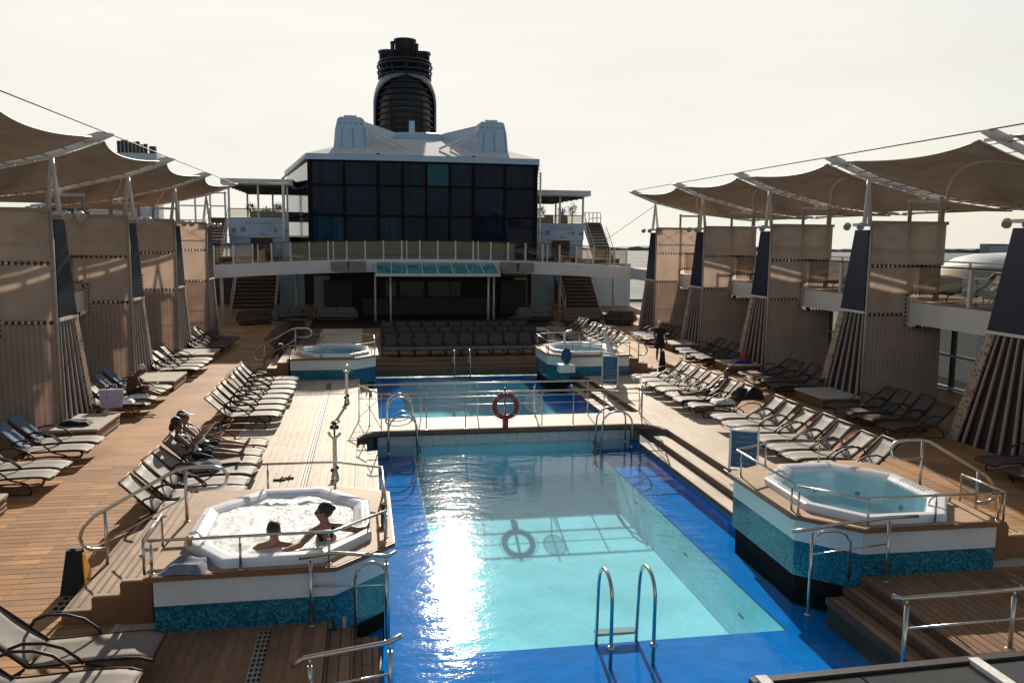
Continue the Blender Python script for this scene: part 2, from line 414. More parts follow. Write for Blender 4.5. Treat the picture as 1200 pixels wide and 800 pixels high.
def obj(name, mb, mat, parent=None, loc=None):
    off = ORG.get(parent.name, Vector()) if parent else Vector(loc or (0, 0, 0))
    me = mb.mesh(name, mat, off)
    o = bpy.data.objects.new(name, me); COL.objects.link(o)
    if parent: o.parent = parent; ORG[o.name] = off
    else: o.location = off; ORG[o.name] = off
    return o
def tag(o, label, cat, group=None):
    o['label'] = label; o['category'] = cat
    if group: o['group'] = group
    return o
def thing(name, label, cat, loc=(0, 0, 0), group=None):
    o = bpy.data.objects.new(name, None); COL.objects.link(o); o.location = loc; o.empty_display_size = 0.2
    ORG[o.name] = Vector(loc)
    return tag(o, label, cat, group)
def struct(name, mb, mat, parent=None):
    o = obj(name, mb, mat, parent)
    if not parent: o['kind'] = 'structure'
    return o
def solidify(o, t, off=0):
    md = o.modifiers.new('thickness', 'SOLIDIFY'); md.thickness = t; md.offset = off; return o
def bevel(o, w, seg=2):
    md = o.modifiers.new('bevel', 'BEVEL'); md.width = w; md.segments = seg; md.limit_method = 'ANGLE'; return o
def copy_tree(o, parent=None):
    c = o.copy(); COL.objects.link(c)
    if parent: c.parent = parent
    for ch in o.children: copy_tree(ch, c)
    return c
def arc(c, r, a0, a1, n=6, plane='xz', other=0):
    out = []
    for i in range(n+1):
        t = R_(a0+(a1-a0)*i/n); a, b = c[0]+r*math.cos(t), c[1]+r*math.sin(t)
        out.append((a, other, b) if plane == 'xz' else ((other, a, b) if plane == 'yz' else (a, b, other)))
    return out
ORD = ['first', 'second', 'third', 'fourth', 'fifth', 'sixth', 'seventh', 'eighth', 'ninth', 'tenth', 'eleventh', 'twelfth']
XC = -0.5
WL = -0.45                                    # water level

# ------------------------------------------------------------------ sea, land
b = MB(); b.box(-4000, 4000, -1500, 2600, -28, -27); struct('sea', b, 'sea')
b = MB(); random.seed(3)
def ridge(x0, x1, y, zb, h, n, sd_):
    top = []
    for i in range(n+1):
        x = x0+(x1-x0)*i/n
        hh = h*(0.55+0.5*noise.noise(Vector((x*0.004, sd_, 0)))+0.25*noise.noise(Vector((x*0.03, sd_, 3)))+0.15*noise.noise(Vector((x*0.13, sd_, 5))))
        top.append((x, hh))
    vs = []; fs = []
    for i, (x, hh) in enumerate(top): vs += [(x, y, zb), (x, y+20, zb+hh), (x, y+200, zb+hh*0.8), (x, y+400, zb)]
    for i in range(n):
        for j in range(3): fs.append((i*4+j, (i+1)*4+j, (i+1)*4+j+1, i*4+j+1))
    return vs, fs
v_, f_ = ridge(-1800, 3600, 2200, -28, 22, 500, 2.0); b.add(v_, f_, False)
struct('distant_land', b, 'land')
b = MB(); b.box(120, 3600, 420, 2190, -27.4, -26); struct('port_land', b, 'land')
# ------------------------------------------------------------------ decks
b = MB(); b.box(-16.6, -7.6, 2, 66, -0.7, 0); deckL = struct('deck_floor', b, 'teak_cross')
b = MB(); b.box(-7.6, -4.55, 11.2, 48, -0.7, 0); struct('deck_floor', b, 'cream_deck')
b = MB(); b.box(-7.6, -4.8, 2, 11.2, -0.7, 0); deckF = struct('deck_floor', b, 'teak_long')
b = MB(); b.box(3.33, 6.9, 2, 11.45, -0.7, 0); deckR = struct('deck_floor', b, 'teak_long')
b = MB(); b.box(3.33, 6.9, 11.45, 15.6, -0.7, 0); struct('deck_floor', b, 'cream_deck')
b = MB(); b.box(3.9, 6.9, 15.6, 48, -0.7, 0); struct('deck_floor', b, 'cream_deck')
b = MB(); b.box(6.9, 16, 2, 66, -0.7, 0); struct('deck_floor', b, 'teak_cross')
# aft deck with the raised edge of the far pool
b = MB(); b.box(-4.55, 3.9, 36.0, 48, -0.7, 0); struct('deck_floor', b, 'teak_long')  # darker planks here, shade on the aft deck put into the colour
b = MB(); b.box(-7.6, 6.9, 48, 66, -0.7, 0); struct('deck_floor', b, 'dark_wall')  # very dark floor tone carries the shade under the bridge
# walkway between the pools, corners rounded on the near side
def rounded_walk():
    p = []
    # near edge with fillets into the side decks
    for i in range(7):
        t = R_(180-90*i/6); p.append((-3.75+0.8*math.cos(t), 21.6+0.8*math.sin(t)))
    for i in range(7):
        t = R_(90-90*i/6); p.append((3.05+0.85*math.cos(t), 21.55+0.85*math.sin(t)))
    p += [(3.9, 23.9), (-4.55, 23.9)]
    return p[::-1]
b = MB(); b.prism(rounded_walk(), -0.16, 0); struct('walkway', b, 'cream_deck')
b = MB(); wp = [(x, y) for x, y in rounded_walk()]
pp = [(-4.55+0.02, 21.6)]+[(-3.75+0.82*math.cos(R_(180-15*i)), 21.6+0.82*math.sin(R_(180-15*i))-0.04) for i in range(0, 7)]+[(3.05+0.87*math.cos(R_(90-15*i)), 21.55+0.87*math.sin(R_(90-15*i))-0.04) for i in range(0, 7)]
b.tube([(x, y, -0.085) for x, y in pp], 0.085, 6); struct('walkway_coping', b, 'coping_brown')
b = MB(); b.box(-4.0, 3.1, 22.45, 22.6, -1.5, -0.16); wt = struct('pool_end_wall', b, 'tile_white')
for i in range(24):
    x = -3.98+i*0.295; t_ = MB(); t_.box(x, x+0.28, 22.432, 22.45, -0.44, -0.18); obj('tile', t_, 'tile_white', wt)
# near pool shell
b = MB(); b.box(-4.25, -3.05, 4, 22.45, -1.5, -0.75); b.box(2.1, 3.3, 4, 22.45, -1.5, -0.75); b.box(-3.05, 2.1, 4, 11.35, -1.5, -0.75)
b.box(-4.3, -4.05, 4, 22.45, -0.75, -0.5); b.box(3.1, 3.33, 15.4, 22.45, -0.75, -0.5)
struct('pool_ledge', b, 'ledge_blue')
b = MB(); b.box(-3.06, 2.11, 11.3, 22.5, -1.7, -1.45)
b.add([(2.085, 11.34, -0.76), (2.085, 22.45, -0.76), (1.8, 22.45, -1.44), (1.8, 11.34, -1.44)], [(0, 1, 2, 3)])
b.box(-3.045, -3.03, 11.34, 22.45, -1.46, -0.76); b.box(-3.05, 2.1, 11.355, 11.37, -1.46, -0.76)
b.box(-3.04, 2.1, 22.42, 22.448, -1.46, -0.5)
struct('pool_floor', b, 'basin_turquoise')
for y in (12.2, 13.6, 16.4):
    pass
b = MB(); b.box(-4.0, 3.05, 4, 22.447, -0.47, WL)
b = MB(); b.add([(-4.25, 4, WL), (3.25, 4, WL), (3.25, 22.5, WL), (-4.25, 22.5, WL)], [(0, 1, 2, 3)]); struct('pool_water', b, 'pool_water')
for (y, z) in ((12.6, -1.12), (15.2, -1.05), (18.4, -1.0)):
    x = 1.8+.285*(z+1.44)/.68; b = MB(); b.hexa([(x-.012, y-.09, z-.05), (x-.012, y+.09, z-.05), (x+.02, y+.09, z-.05), (x+.02, y-.09, z-.05)], [(x+.012, y-.09, z+.05), (x+.012, y+.09, z+.05), (x+.05, y+.09, z+.05), (x+.05, y-.09, z+.05)]); struct('pool_inlet', b, 'funnel_grey')
# far pool
b = MB(); b.box(-4.1, -3.0, 23.9, 35.4, -1.5, -0.75); b.box(2.1, 3.4, 23.9, 35.4, -1.5, -0.75); b.box(-3.0, 2.1, 34.4, 35.4, -1.5, -0.75)
b.box(-4.1, -3.95, 23.9, 35.4, -0.75, -0.4); b.box(3.2, 3.4, 23.9, 35.4, -0.75, -0.45)
struct('pool_ledge', b, 'ledge_blue')
b = MB(); b.box(-3.01, 2.11, 23.9, 34.45, -1.7, -1.45); b.box(-3.0, 2.1, 34.38, 34.395, -1.46, -0.76)
b.add([(2.085, 23.9, -0.76), (2.085, 34.4, -0.76), (1.8, 34.4, -1.44), (1.8, 23.9, -1.44)], [(0, 1, 2, 3)])
struct('pool_floor', b, 'basin_turquoise')
b = MB(); b.add([(-4.0, 23.9, WL), (3.3, 23.9, WL), (3.3, 35.4, WL), (-4.0, 35.4, WL)], [(0, 1, 2, 3)]); struct('pool_water', b, 'pool_water')
b = MB(); b.box(-4.55, 3.9, 23.905, 23.95, -1.5, -0.17); struct('pool_end_wall', b, 'tile_white')
# steps down to the water
def steps(name, edges, y0, y1, mat, nose='nose_dark', sgn=1):
    # edges: list of (x_outer_edge_towards_pool, z_top); x of deck edge first
    for (xa, za), (xb, zb) in zip(edges[:-1], edges[1:]):
        b = MB(); b.box(xa, xb, y0, y1, zb-0.5, zb); t = struct(name, b, mat)
        n_ = MB(); n_.box(xb, xb+sgn*0.035, y0, y1, zb-0.10, zb+0.004); obj('nosing', n_, nose, t)
        n_ = MB(); n_.box(xa, xa+sgn*0.012, y0, y1, zb+0.002, za-0.006); obj('riser', n_, nose, t)
    xa, za = edges[0]
for (e, y0, y1, mt, sg) in [
    ([(-4.55, 0), (-4.32, -0.17), (-4.05, -0.33)], 15.0, 21.6, 'cream_deck', 1),
    ([(-4.8, 0), (-4.45, -0.15), (-4.12, -0.3)], 2.0, 11.17, 'teak_long', 1),
    ([(3.33, 0), (3.08, -0.15), (2.80, -0.3)], 2.0, 11.42, 'teak_long', -1),
    ([(3.9, 0), (3.5, -0.17), (3.12, -0.34)], 15.4, 21.5, 'cream_deck', -1),
    ([(-4.55, 0), (-4.25, -0.17), (-3.97, -0.33)], 23.95, 30.6, 'cream_deck', 1),
    ([(3.9, 0), (3.55, -0.17), (3.22, -0.34)], 23.95, 30.4, 'cream_deck', -1)]:
    steps('pool_step', e, y0, y1, mt, sgn=sg)
for ya, za, zb in ((35.4, -0.5, -0.32), (35.6, -0.5, -0.16)):
    b = MB(); b.box(-3.95, 3.2, ya, 36.0, -0.7, zb); s_ = struct('pool_step', b, 'wood_trim')
    n_ = MB(); n_.box(-3.95, 3.2, ya-0.03, ya, zb-0.03, zb+0.004); obj('nosing', n_, 'stair_wood', s_)
b = MB(); b.box(-3.95, 3.2, 35.96, 36.0, -0.03, 0.012); struct('deck_edge_board', b, 'stair_wood')
# individually laid planks in the near left deck (run across the ship)
random.seed(11)
protos = {}
def plank_obj(x0, x1, y0, y1, mat, parent):
    L = round(x1-x0, 2); Wd = round(y1-y0, 3); key = (L, Wd, mat)
    if key not in protos:
        b = MB(); e = 0.006
        b.hexa([(0, 0, -0.012), (L, 0, -0.012), (L, Wd, -0.012), (0, Wd, -0.012)], [(e, e, 0.004), (L-e, e, 0.004), (L-e, Wd-e, 0.004), (e, Wd-e, 0.004)])
        protos[key] = b.mesh('plank', mat)
    o = bpy.data.objects.new('plank', protos[key]); COL.objects.link(o); o.parent = parent
    o.location = (x0, y0, random.uniform(-0.0008, 0.0008)+0.004)
y = 8.0; k = 0
while y < 19.6:
    cuts = [-12.4, -11.2 if k % 2 else -10.6, -9.4 if k % 3 else -9.9, -8.25]
    for a, c in zip(cuts[:-1], cuts[1:]): plank_obj(a+0.002, c-0.002, y+0.0025, y+0.1975, 'plank_cross', deckL)
    y += 0.2; k += 1
x = -7.58
while x < -4.9:
    k = random.choice((7.9, 8.6, 9.4))
    plank_obj(x+0.003, x+0.132, 5.0, k, 'plank_long', deckF); plank_obj(x+0.003, x+0.132, k+0.01, 11.02, 'plank_long', deckF); x += 0.138
x = 3.36
while x < 6.8:
    k = random.choice((7.9, 8.6, 9.4))
    plank_obj(x+0.003, x+0.132, 6.0, k, 'plank_long', deckR); plank_obj(x+0.003, x+0.132, k+0.01, 11.28, 'plank_long', deckR); x += 0.138
# slot drains
for (y0, y1, lb) in ((16.0, 30.0, 'long perforated slot drain in the pale deck left of the pool'), (5.0, 10.9, 'long perforated slot drain in the shaded plank deck at the bottom left'), ):
    d = thing('slot_drain', lb, 'drain', (-5.6, y0, 0))
    b = MB(); b.box(-5.68, -5.52, y0, y1, -0.01, 0.012); obj('frame', b, 'drain', d)
    b = MB(); y = y0+0.05
    while y < y1-0.06:
        for xx in (-5.655, -5.595, -5.545):
            b.box(xx, xx+0.03, y, y+0.065, 0.012, 0.015)
        y += 0.12
    o = obj('slots', b, 'dark_void', d); o['kind'] = 'stuff'
d = thing('deck_grating', 'short perforated metal grating at the foot of the left tub steps', 'grating', (-8.3, 12.6, 0))
b = MB(); b.prism([(-8.62, 11.75), (-8.42, 11.7), (-8.28, 13.3), (-8.48, 13.3)], 0.008, 0.014); obj('frame', b, 'drain', d)
for r in range(2):
    for i in range(9):
        b = MB(); yy = 11.8+i*0.165; xx = -8.59+r*0.09+i*0.015; b.box(xx, xx+0.06, yy, yy+0.09, 0.014, 0.018); obj('slot', b, 'dark_void', d)
# ------------------------------------------------------------------ hot tubs
def tub(side, y0, label, foamy, group='octagonal hot tub platforms around the pools', steps_=True):
    if side < 0: X = lambda u: -3.86-u
    else: X = lambda u: 2.5+u
    pt = lambda u, v: (X(u), y0+v)
    t = thing('hot_tub', label, 'hot tub', (X(1.6), y0+1.9, 0), group)
    outer = [(0.02, 3.3), (0, 0.82), (0.80, 0.02), (3.25, 0.0), (3.25, 3.45), (2.9, 3.75), (0.9, 3.78)]
    k = len(outer)
    oct_ = [(2.95, 1.01), (2.3, 0.16), (0.98, 0.18), (0.33, 1.0), (0.36, 2.5), (1.12, 3.38), (2.14, 3.38), (2.95, 2.45)]
    cu = sum(p[0] for p in oct_)/8; cv = sum(p[1] for p in oct_)/8
    # walls: a white panel above a mosaic panel on each face
    for i in range(k):
        a = outer[i]; c = outer[(i+1) % k]
        ax, ay = pt(*a); cx, cy = pt(*c)
        ctr = Vector((*pt(cu, cv), 0))
        def ins(p, d):      # corner moved in by d from both neighbouring faces
            q = Vector((*pt(*p), 0)); k_ = outer.index(p); e1 = (Vector((*pt(*outer[k_-1]), 0))-q).normalized(); e2 = (Vector((*pt(*outer[(k_+1) % k]), 0))-q).normalized()
            bis = (e1+e2).normalized(); sn = math.sqrt(max(.05, (1-e1.dot(e2))/2)); return q+bis*d/sn
        for nm, mt, z0, z1, off in (('mosaic_panel', 'mosaic', (-.22 if i in (0, 1, 6) else -.02), 0.36, 0.10), ('wall_panel', 'white_paint', 0.36, 0.74, 0.096), ('plinth', 'dark_void', -1.4, -.222, .16)):
            if nm == 'plinth' and i not in (0, 1, 6): continue
            P = [ins(a, off), ins(c, off), ins(c, off+.1), ins(a, off+.1)]; g = (P[1]-P[0]).normalized()*.002
            P = [P[0]+g, P[1]-g, P[2]-g, P[3]+g]; b = MB()
            b.hexa([(p.x, p.y, z0+0.002) for p in P], [(p.x, p.y, z1-0.002) for p in P]); obj(nm, b, mt, t)
    # trim board round the top
    for i in range(k):
        a = outer[i]; c = outer[(i+1) % k]
        s1 = lambda p, f: (cu+(p[0]-cu)*f, cv+(p[1]-cv)*f)
        q = [pt(*a), pt(*c), pt(*s1(c, 0.9)), pt(*s1(a, 0.9))]
        b = MB(); b.hexa([(x, y, 0.735) for x, y in q], [(x, y, 0.80) for x, y in q]); obj('edge_board', b, 'wood_trim', t)
    # deck planks (long, cut round the shell by lying under it)
    lo = [s1(p, 0.985) for p in outer]
    ring = [tuple(pt(*p)) for p in lo]; hole = [tuple(pt(cu+(p[0]-cu)*0.93, cv+(p[1]-cv)*0.93)) for p in oct_]
    tris = geometry.tessellate_polygon([[Vector((x, y, 0)) for x, y in ring], [Vector((x, y, 0)) for x, y in hole]])
    al = ring+hole; b = MB()
    fs = []
    for tr_ in tris:
        a, c, e = [Vector((*al[i], 0)) for i in tr_]
        fs.append(tr_ if (c-a).cross(e-a).z > 0 else tr_[::-1])
    b.add([(x, y, 0.806) for x, y in al], fs); obj('deck_top', b, 'plank_pale', t)
    # grooves between the planks as thin dark battens in the visible deck areas
    b = MB()
    # shell
    rings = [(1.0, 0.80), (1.0, 0.90), (0.975, 0.925), (0.90, 0.925), (0.86, 0.905), (0.80, 0.86), (0.76, 0.56), (0.72, 0.38), (0.46, 0.36), (0.43, 0.10), (0.40, -0.05), (0.02, -0.06)]
    b = MB(); vs = []
    for f, z in rings:
        for p in oct_:
            x, y = pt(cu+(p[0]-cu)*f, cv+(p[1]-cv)*f); vs.append((x, y, z))
    fs = []
    for i in range(len(rings)-1):
        for j in range(8):
            q = (i*8+j, i*8+(j+1) % 8, (i+1)*8+(j+1) % 8, (i+1)*8+j)
            fs.append(q)
    b.add(vs, fs, False); sh = bevel(obj('shell', b, 'tub_shell', t), 0.018, 2)
    for zz, uu in ((0.0, 0),):
        pass
    # overflow grilles on two opposite rims
    for (ia, ib) in ((3, 4), (7, 0)):
        pa, pb = oct_[ia], oct_[ib]
        for q in range(9):
            f = 0.25+0.5*q/8; pu = pa[0]+(pb[0]-pa[0])*f; pv = pa[1]+(pb[1]-pa[1])*f
            e0 = pt(cu+(pu-cu)*0.95, cv+(pv-cv)*0.95); e1 = pt(cu+(pu-cu)*0.865, cv+(pv-cv)*0.865)
            g = MB(); g.bar((*e0, 0.932), (*e1, 0.915), 0.02, 0.006); obj('grille_slat', g, 'drain', sh)
    for q in range(8):
        p, p2 = oct_[q], oct_[(q+1) % 8]; mu = (p[0]+p2[0])/2; mv = (p[1]+p2[1])/2
        for zz, f in ((.5, .735),):
            x, y = pt(cu+(mu-cu)*f, cv+(mv-cv)*f); g = MB(); g.ball((x, y, zz), (.045, .045, .045), 10, 6); obj('jet', g, 'funnel_grey', sh)
    # water
    wz = 0.845
    if foamy:
        c0 = pt(cu, cv); b = MB(); nr = 26
        vs = [(c0[0], c0[1], wz)]; fs = []
        for i in range(1, nr+1):
            for j in range(48):
                a = j/48*8; s_ = int(a) % 8; fr = a-int(a)
                pu = oct_[s_][0]*(1-fr)+oct_[(s_+1) % 8][0]*fr; pv = oct_[s_][1]*(1-fr)+oct_[(s_+1) % 8][1]*fr
                f = 0.80*i/nr; x, y = pt(cu+(pu-cu)*f, cv+(pv-cv)*f)
                vs.append((x, y, wz+0.035*noise.noise(Vector((x*5, y*5, 1)))+0.02*noise.noise(Vector((x*13, y*13, 4)))))
        for j in range(48): fs.append((0, 1+j, 1+(j+1) % 48))
        for i in range(nr-1):
            for j in range(48): fs.append((1+i*48+j, 1+(i+1)*48+j, 1+(i+1)*48+(j+1) % 48, 1+i*48+(j+1) % 48))
        b.add(vs, fs, True); obj('water', b, 'foam', t)
    else:
        b = MB(); b.add([(*pt(cu+(p[0]-cu)*0.79, cv+(p[1]-cv)*0.79), wz) for p in oct_], [tuple(range(8))]); obj('water', b, 'tub_water', t)
    # steps up on the outboard side
    if steps_:
        for i, (ua, ub, z) in enumerate(((3.25, 3.64, 0.61), (3.64, 4.02, 0.40), (4.02, 4.42, 0.19))):
            ys = y0+.42+.05*i; b = MB(); b.box(X(ua), X(ub), ys, y0+4.3, 0.0, z); st = obj('step', b, 'plank_pale', t)
            n_ = MB(); n_.box(X(ua), X(ub+0.01), ys-0.012, ys, 0.002, z-0.03); obj('riser', n_, 'wood_trim', st)
            n_ = MB(); n_.box(X(ub-0.07), X(ub-0.03), ys+0.1, y0+4.2, z, z+0.004); n_.box(X(ub-0.19), X(ub-0.16), ys+0.1, y0+4.2, z, z+0.004); obj('grip_strip', n_, 'nose_dark', st)
    return t, X, pt
tubL, XL, pL = tub(-1, 10.98, 'hot tub full of white foam with two bathers, in a white and teal platform', True)
tubR, XR, pR = tub(1, 11.3, 'hot tub with clear still water on the platform right of the near pool', False)
tubFL, XFL, pFL = tub(-1, 30.7, 'small hot tub at the left end of the far pool, ringed by rails', False)
tubFR, XFR, pFR = tub(1, 30.5, 'small far hot tub at the right end of the far pool, beside the pool lift', False)
# ------------------------------------------------------------------ rails
def rail(label, pts, posts, r=0.022, zb=0.8, mids=(), cat='railing', group=None, mat='steel', name='guard_rail', pr=None, glassy=None):
    p0 = pts[0]; t = thing(name, label, cat, (posts[0][0], posts[0][1], posts[0][2]), group)
    b = MB(); b.tube(pts, r, 10); obj('top_rail', b, mat, t)
    for m_ in mids:
        b = MB(); b.tube(m_, r*0.5, 7); obj('mid_rail', b, mat, t)
    for (x, y, z, zt) in posts:
        b = MB(); b.tube([(x, y, z), (x, y, zt-0.1)], (pr or r*0.95), 9); b.tube([(x, y, zt-0.1), (x, y, zt-0.004)], r*0.55, 8)
        b.lathe([(r*2.0, 0), (r*2.0, 0.012), (r*1.2, 0.02)], (x, y, z), 10); obj('post', b, mat, t)
    return t
def tub_rails(pt, y0, side, lab, far=False):
    zt = 1.26
    # front and pool side
    uv = [(3.2, 0.1), (0.84, 0.12), (0.12, 0.88)]
    P = [(*pt(*q), zt) for q in uv]
    rail('thin steel rail along the front edge of '+lab, P, [(*pt(u, v), 0.80, zt) for u, v in ((3.16, 0.1), (2.05, 0.105), (0.9, 0.12), (0.14, 0.86))], 0.02, group='low rails on the tub platforms')
    uv2 = [(0.12, 0.98), (0.14, 3.2), (0.95, 3.66), (2.6, 3.68)]
    P = [(*pt(*q), zt+0.003) for q in uv2]
    rail('thin steel rail along the pool side and back of '+lab, P, [(*pt(u, v), 0.80, zt) for u, v in ((0.12, 1.05), (0.14, 3.0), (0.95, 3.64), (2.1, 3.67))], 0.02, group='low rails on the tub platforms')
for pt, y0, s_, lab in ((pL, 10.98, -1, 'the foaming tub'), (pR, 11.3, 1, 'the clear tub nearest the camera'), (pFL, 30.7, -1, 'the far left tub'), (pFR, 30.5, 1, 'the far right tub')):
    tub_rails(pt, y0, s_, lab)
# little end panel rail beside the steps
def stair_rail(xf, y, label, s=1):
    # xf maps left-tub x to place; loop handrail climbing to the tub
    b = MB()
    pts = [(-8.2, .43), (-8.42, .43), (-8.52, .5), (-8.56, .62), (-8.5, .78), (-8.34, .95), (-7.25, 1.56), (-7.12, 1.63), (-6.95, 1.66), (-6.6, 1.66), (-6.45, 1.62), (-6.38, 1.52), (-6.41, 1.38), (-6.55, 1.31), (-7.0, 1.31)]
    t = thing('stair_handrail', label, 'handrail', (xf(-8.18), y, 0), 'looped handrails on the tub steps')
    b.tube([(xf(x), y, z) for x, z in pts], 0.028, 10); obj('looped_rail', b, 'steel', t)
    for x, z0, z1 in ((-8.18, 0.1, 1.02), (-7.0, 0.8, 1.63)):
        b = MB(); b.tube([(xf(x), y, z0), (xf(x), y, z1)], 0.026, 9); b.lathe([(0.05, 0), (0.05, 0.012), (0.03, 0.02)], (xf(x), y, z0), 10); obj('post', b, 'steel', t)
    b = MB(); b.tube([(xf(-8.18), y, 0.55), (xf(-7.0), y, 1.2)], 0.012, 7); obj('mid_rail', b, 'steel', t)
    return t
stair_rail(lambda x: x, 13.15, 'looped steel handrail climbing the steps to the foaming tub')
stair_rail(lambda x: -1.36-x, 13.3, 'looped steel handrail climbing the steps to the clear tub nearest the camera')
stair_rail(lambda x: x, 33.0, 'looped steel handrail at the far left tub')
stair_rail(lambda x: -1.36-x, 33.0, 'looped steel handrail at the far right tub')
# clear end panel by the near left steps
for X_, y0, lb in ((-7.12, 11.1, 'small clear panel in a steel frame at the left end of the foaming tub'), (5.76, 11.4, 'small clear panel with a yellow notice at the right end of the clear tub')):
    t = thing('end_panel', lb, 'panel', (X_, y0, 0.8))
    b = MB(); b.tube([(X_, y0, 0.8), (X_, y0, 1.27), (X_, y0+1.0, 1.27), (X_, y0+1.0, 0.8)], 0.018, 8); obj('frame', b, 'steel', t)
    b = MB(); b.box(X_-0.005, X_+0.005, y0+0.04, y0+0.96, 0.86, 1.23); obj('pane', b, 'rail_glass', t)
    if X_ > 0:
        b = MB(); b.box(X_-0.012, X_-0.006, y0+0.06, y0+0.2, 0.9, 1.2); obj('notice', b, 'yellow', t)
# pool entry handrails in front of each near tub
t = rail('bent steel entry rail standing on the pool steps in front of the foaming tub', [(-5.15, 11.0, .95), (-4.72, 11.0, 1.0), (-4.1, 11.0, .93), (-3.98, 11.0, .91), (-3.86, 11.0, .97)],
     [(-5.0, 11.0, 0.0, 0.97), (-4.0, 11.0, -0.3, 0.91)], 0.026, mids=[[(-5.0, 11.0, .55), (-4.0, 11.0, .5)]], name='entry_rail', cat='handrail')
b = MB(); b.tube([(-4.42, 11.05, -0.1), (-4.42, 11.05, .6)]+arc((-4.2, .6), .22, 180, 0, 8, 'xz', 11.05)+[(-3.98, 11.05, -.3)], 0.022, 9)
tag(obj('grab_hoop', b, 'steel', loc=(-4.2, 11.05, -.1)), 'steel grab hoop rising beside the pool edge in front of the foaming tub', 'grab hoop')
t = rail('bent steel entry rail standing on the pool steps in front of the clear tub', [(2.0, 11.2, .88), (2.28, 11.2, .9), (2.9, 11.2, .97), (3.6, 11.2, 1.02), (4.1, 11.2, 1.02)],
     [(2.35, 11.2, -0.45, 0.91), (3.62, 11.2, 0.0, 1.02)], 0.026, mids=[[(2.35, 11.2, .5), (3.62, 11.2, .6)]], name='entry_rail', cat='handrail')
b = MB(); b.tube([(2.45, 11.35, -0.5), (2.45, 11.35, .62), (2.52, 11.35, .75), (2.62, 11.35, .8), (2.86, 11.35, .8), (3.0, 11.35, .74), (3.08, 11.35, .6), (3.1, 11.35, 0)], 0.024, 9)
tag(obj('grab_hoop', b, 'steel', loc=(2.77, 11.35, -.3)), 'square steel grab hoop against the teal wall of the clear tub', 'grab hoop')
rail('steel handrail cut off by the bottom edge of the photo, left of the near pool', [(-5.1, 9.2, .38), (-4.96, 9.2, .47), (-4.05, 9.2, .58), (-3.98, 9.2, .6), (-3.86, 9.2, .66)],
     [(-4.9, 9.2, 0.0, 0.47), (-4.0, 9.2, -0.3, 0.58)], 0.03, mids=[[(-4.9, 9.2, .1), (-4.0, 9.2, .2)]], name='entry_rail', cat='handrail')
rail('long steel handrail beside the steps at the bottom right of the photo', [(2.2, 9.0, .82), (2.32, 9.0, .78), (3.2, 9.0, .79), (5.4, 9.0, .82)],
     [(2.4, 9.0, -0.45, 0.78), (3.92, 9.0, 0.0, 0.8), (5.3, 9.0, 0.0, 0.82)], 0.032, mids=[[(2.4, 9.0, .38), (5.3, 9.0, .42)]], name='entry_rail', cat='handrail')
# deck walkway railings
zt = 1.02
rail('near steel rail across the walkway between the pools, carrying the lifebuoy', [(-3.9, 22.3, zt), (3.4, 22.3, zt)],
     [(x, 22.3, 0, zt) for x in (-3.9, -2.69, -1.62, -0.55, .51, 1.4, 2.28, 3.4)], 0.022, mids=[[(-3.9, 22.3, .68), (3.4, 22.3, .68)]], pr=0.016)
rail('far steel rail across the walkway between the pools', [(-4.55, 23.75, zt), (3.85, 23.75, zt)],
     [(x, 23.75, 0, zt) for x in (-4.5, -2.75, -1.1, .6, 2.2, 3.8)], 0.022, mids=[[(-4.5, 23.75, .62), (3.8, 23.75, .62)]], pr=0.016)
for xa, xb, lb in ((-4.5, -3.92, 'short steel return rail closing the left end of the walkway'), (3.8, 3.42, 'short steel return rail closing the right end of the walkway')):
    rail(lb, [(xa, 23.7, zt), (xb, 22.35, zt)], [((xa+xb)/2, 23.0, 0, zt)], 0.02, mids=[[(xa, 23.7, .1), (xb, 22.35, .9)], [(xa, 23.7, .9), (xb, 22.35, .1)]], pr=0.014)
for (xa, xb, ya, yb, lb) in ((-3.72, -2.98, 21.6, 22.2, 'steel pool ladder with twin hoops at the left end of the walkway, near pool side'), (2.86, 2.02, 21.5, 22.1, 'steel pool ladder with twin hoops at the right end of the walkway'), (-3.7, -2.95, 24.2, 24.8, 'steel pool ladder with twin hoops at the left corner of the far pool')):
    t = thing('pool_ladder', lb, 'ladder', ((xa+xb)/2, (ya+yb)/2, -.7), 'steel ladders on the pool ledges'); sg = 1 if xb > xa else -1; xm = (xa+xb)/2; hw = abs(xb-xa)/2
    for y in (ya, yb):
        b = MB(); b.tube([(xa, y, -.74), (xa, y, .2)]+[(xm-sg*hw*math.cos(R_(a)), y, .2+.36*math.sin(R_(a))) for a in range(15, 166, 15)]+[(xb, y, .15), (xb+sg*.08, y, -1.25)], 0.024, 9)
        ho = obj('hand_hoop', b, 'steel', t)
        b = MB(); b.lathe([(.06, 0), (.06, .012), (.03, .03)], (xa, y, WL+.004), 14); obj('flange', b, 'steel', ho)
    for z in (-.42, -.7, -.98):
        b = MB(); b.box(xb-.06+sg*.05, xb+.06+sg*.05, ya+.02, yb-.02, z-.02, z+.02); obj('rung', b, 'box_wood', t)
t = thing('pool_ladder', 'steel pool ladder in front, standing on the blue ledge of the near pool', 'ladder', (-.62, 10.9, -.75), 'steel ladders on the pool ledges')
for x, dx in ((-.95, 0), (-.33, 0)):
    b = MB(); b.tube([(x+.02, 10.62, -.75), (x+.02, 10.62, .25)]+[(x+.02, 10.95-.33*math.cos(R_(a)), .25+.30*math.sin(R_(a))) for a in range(10, 171, 16)]+[(x+.02, 11.3, .2), (x+.02, 11.42, -1.3)], 0.027, 12)
    ho = obj('hand_hoop', b, 'steel', t)
    b = MB(); b.lathe([(.06, 0), (.06, .012), (.04, .03), (.028, .035)], (x+.02, 10.62, WL+.005), 16); obj('flange', b, 'steel', ho)
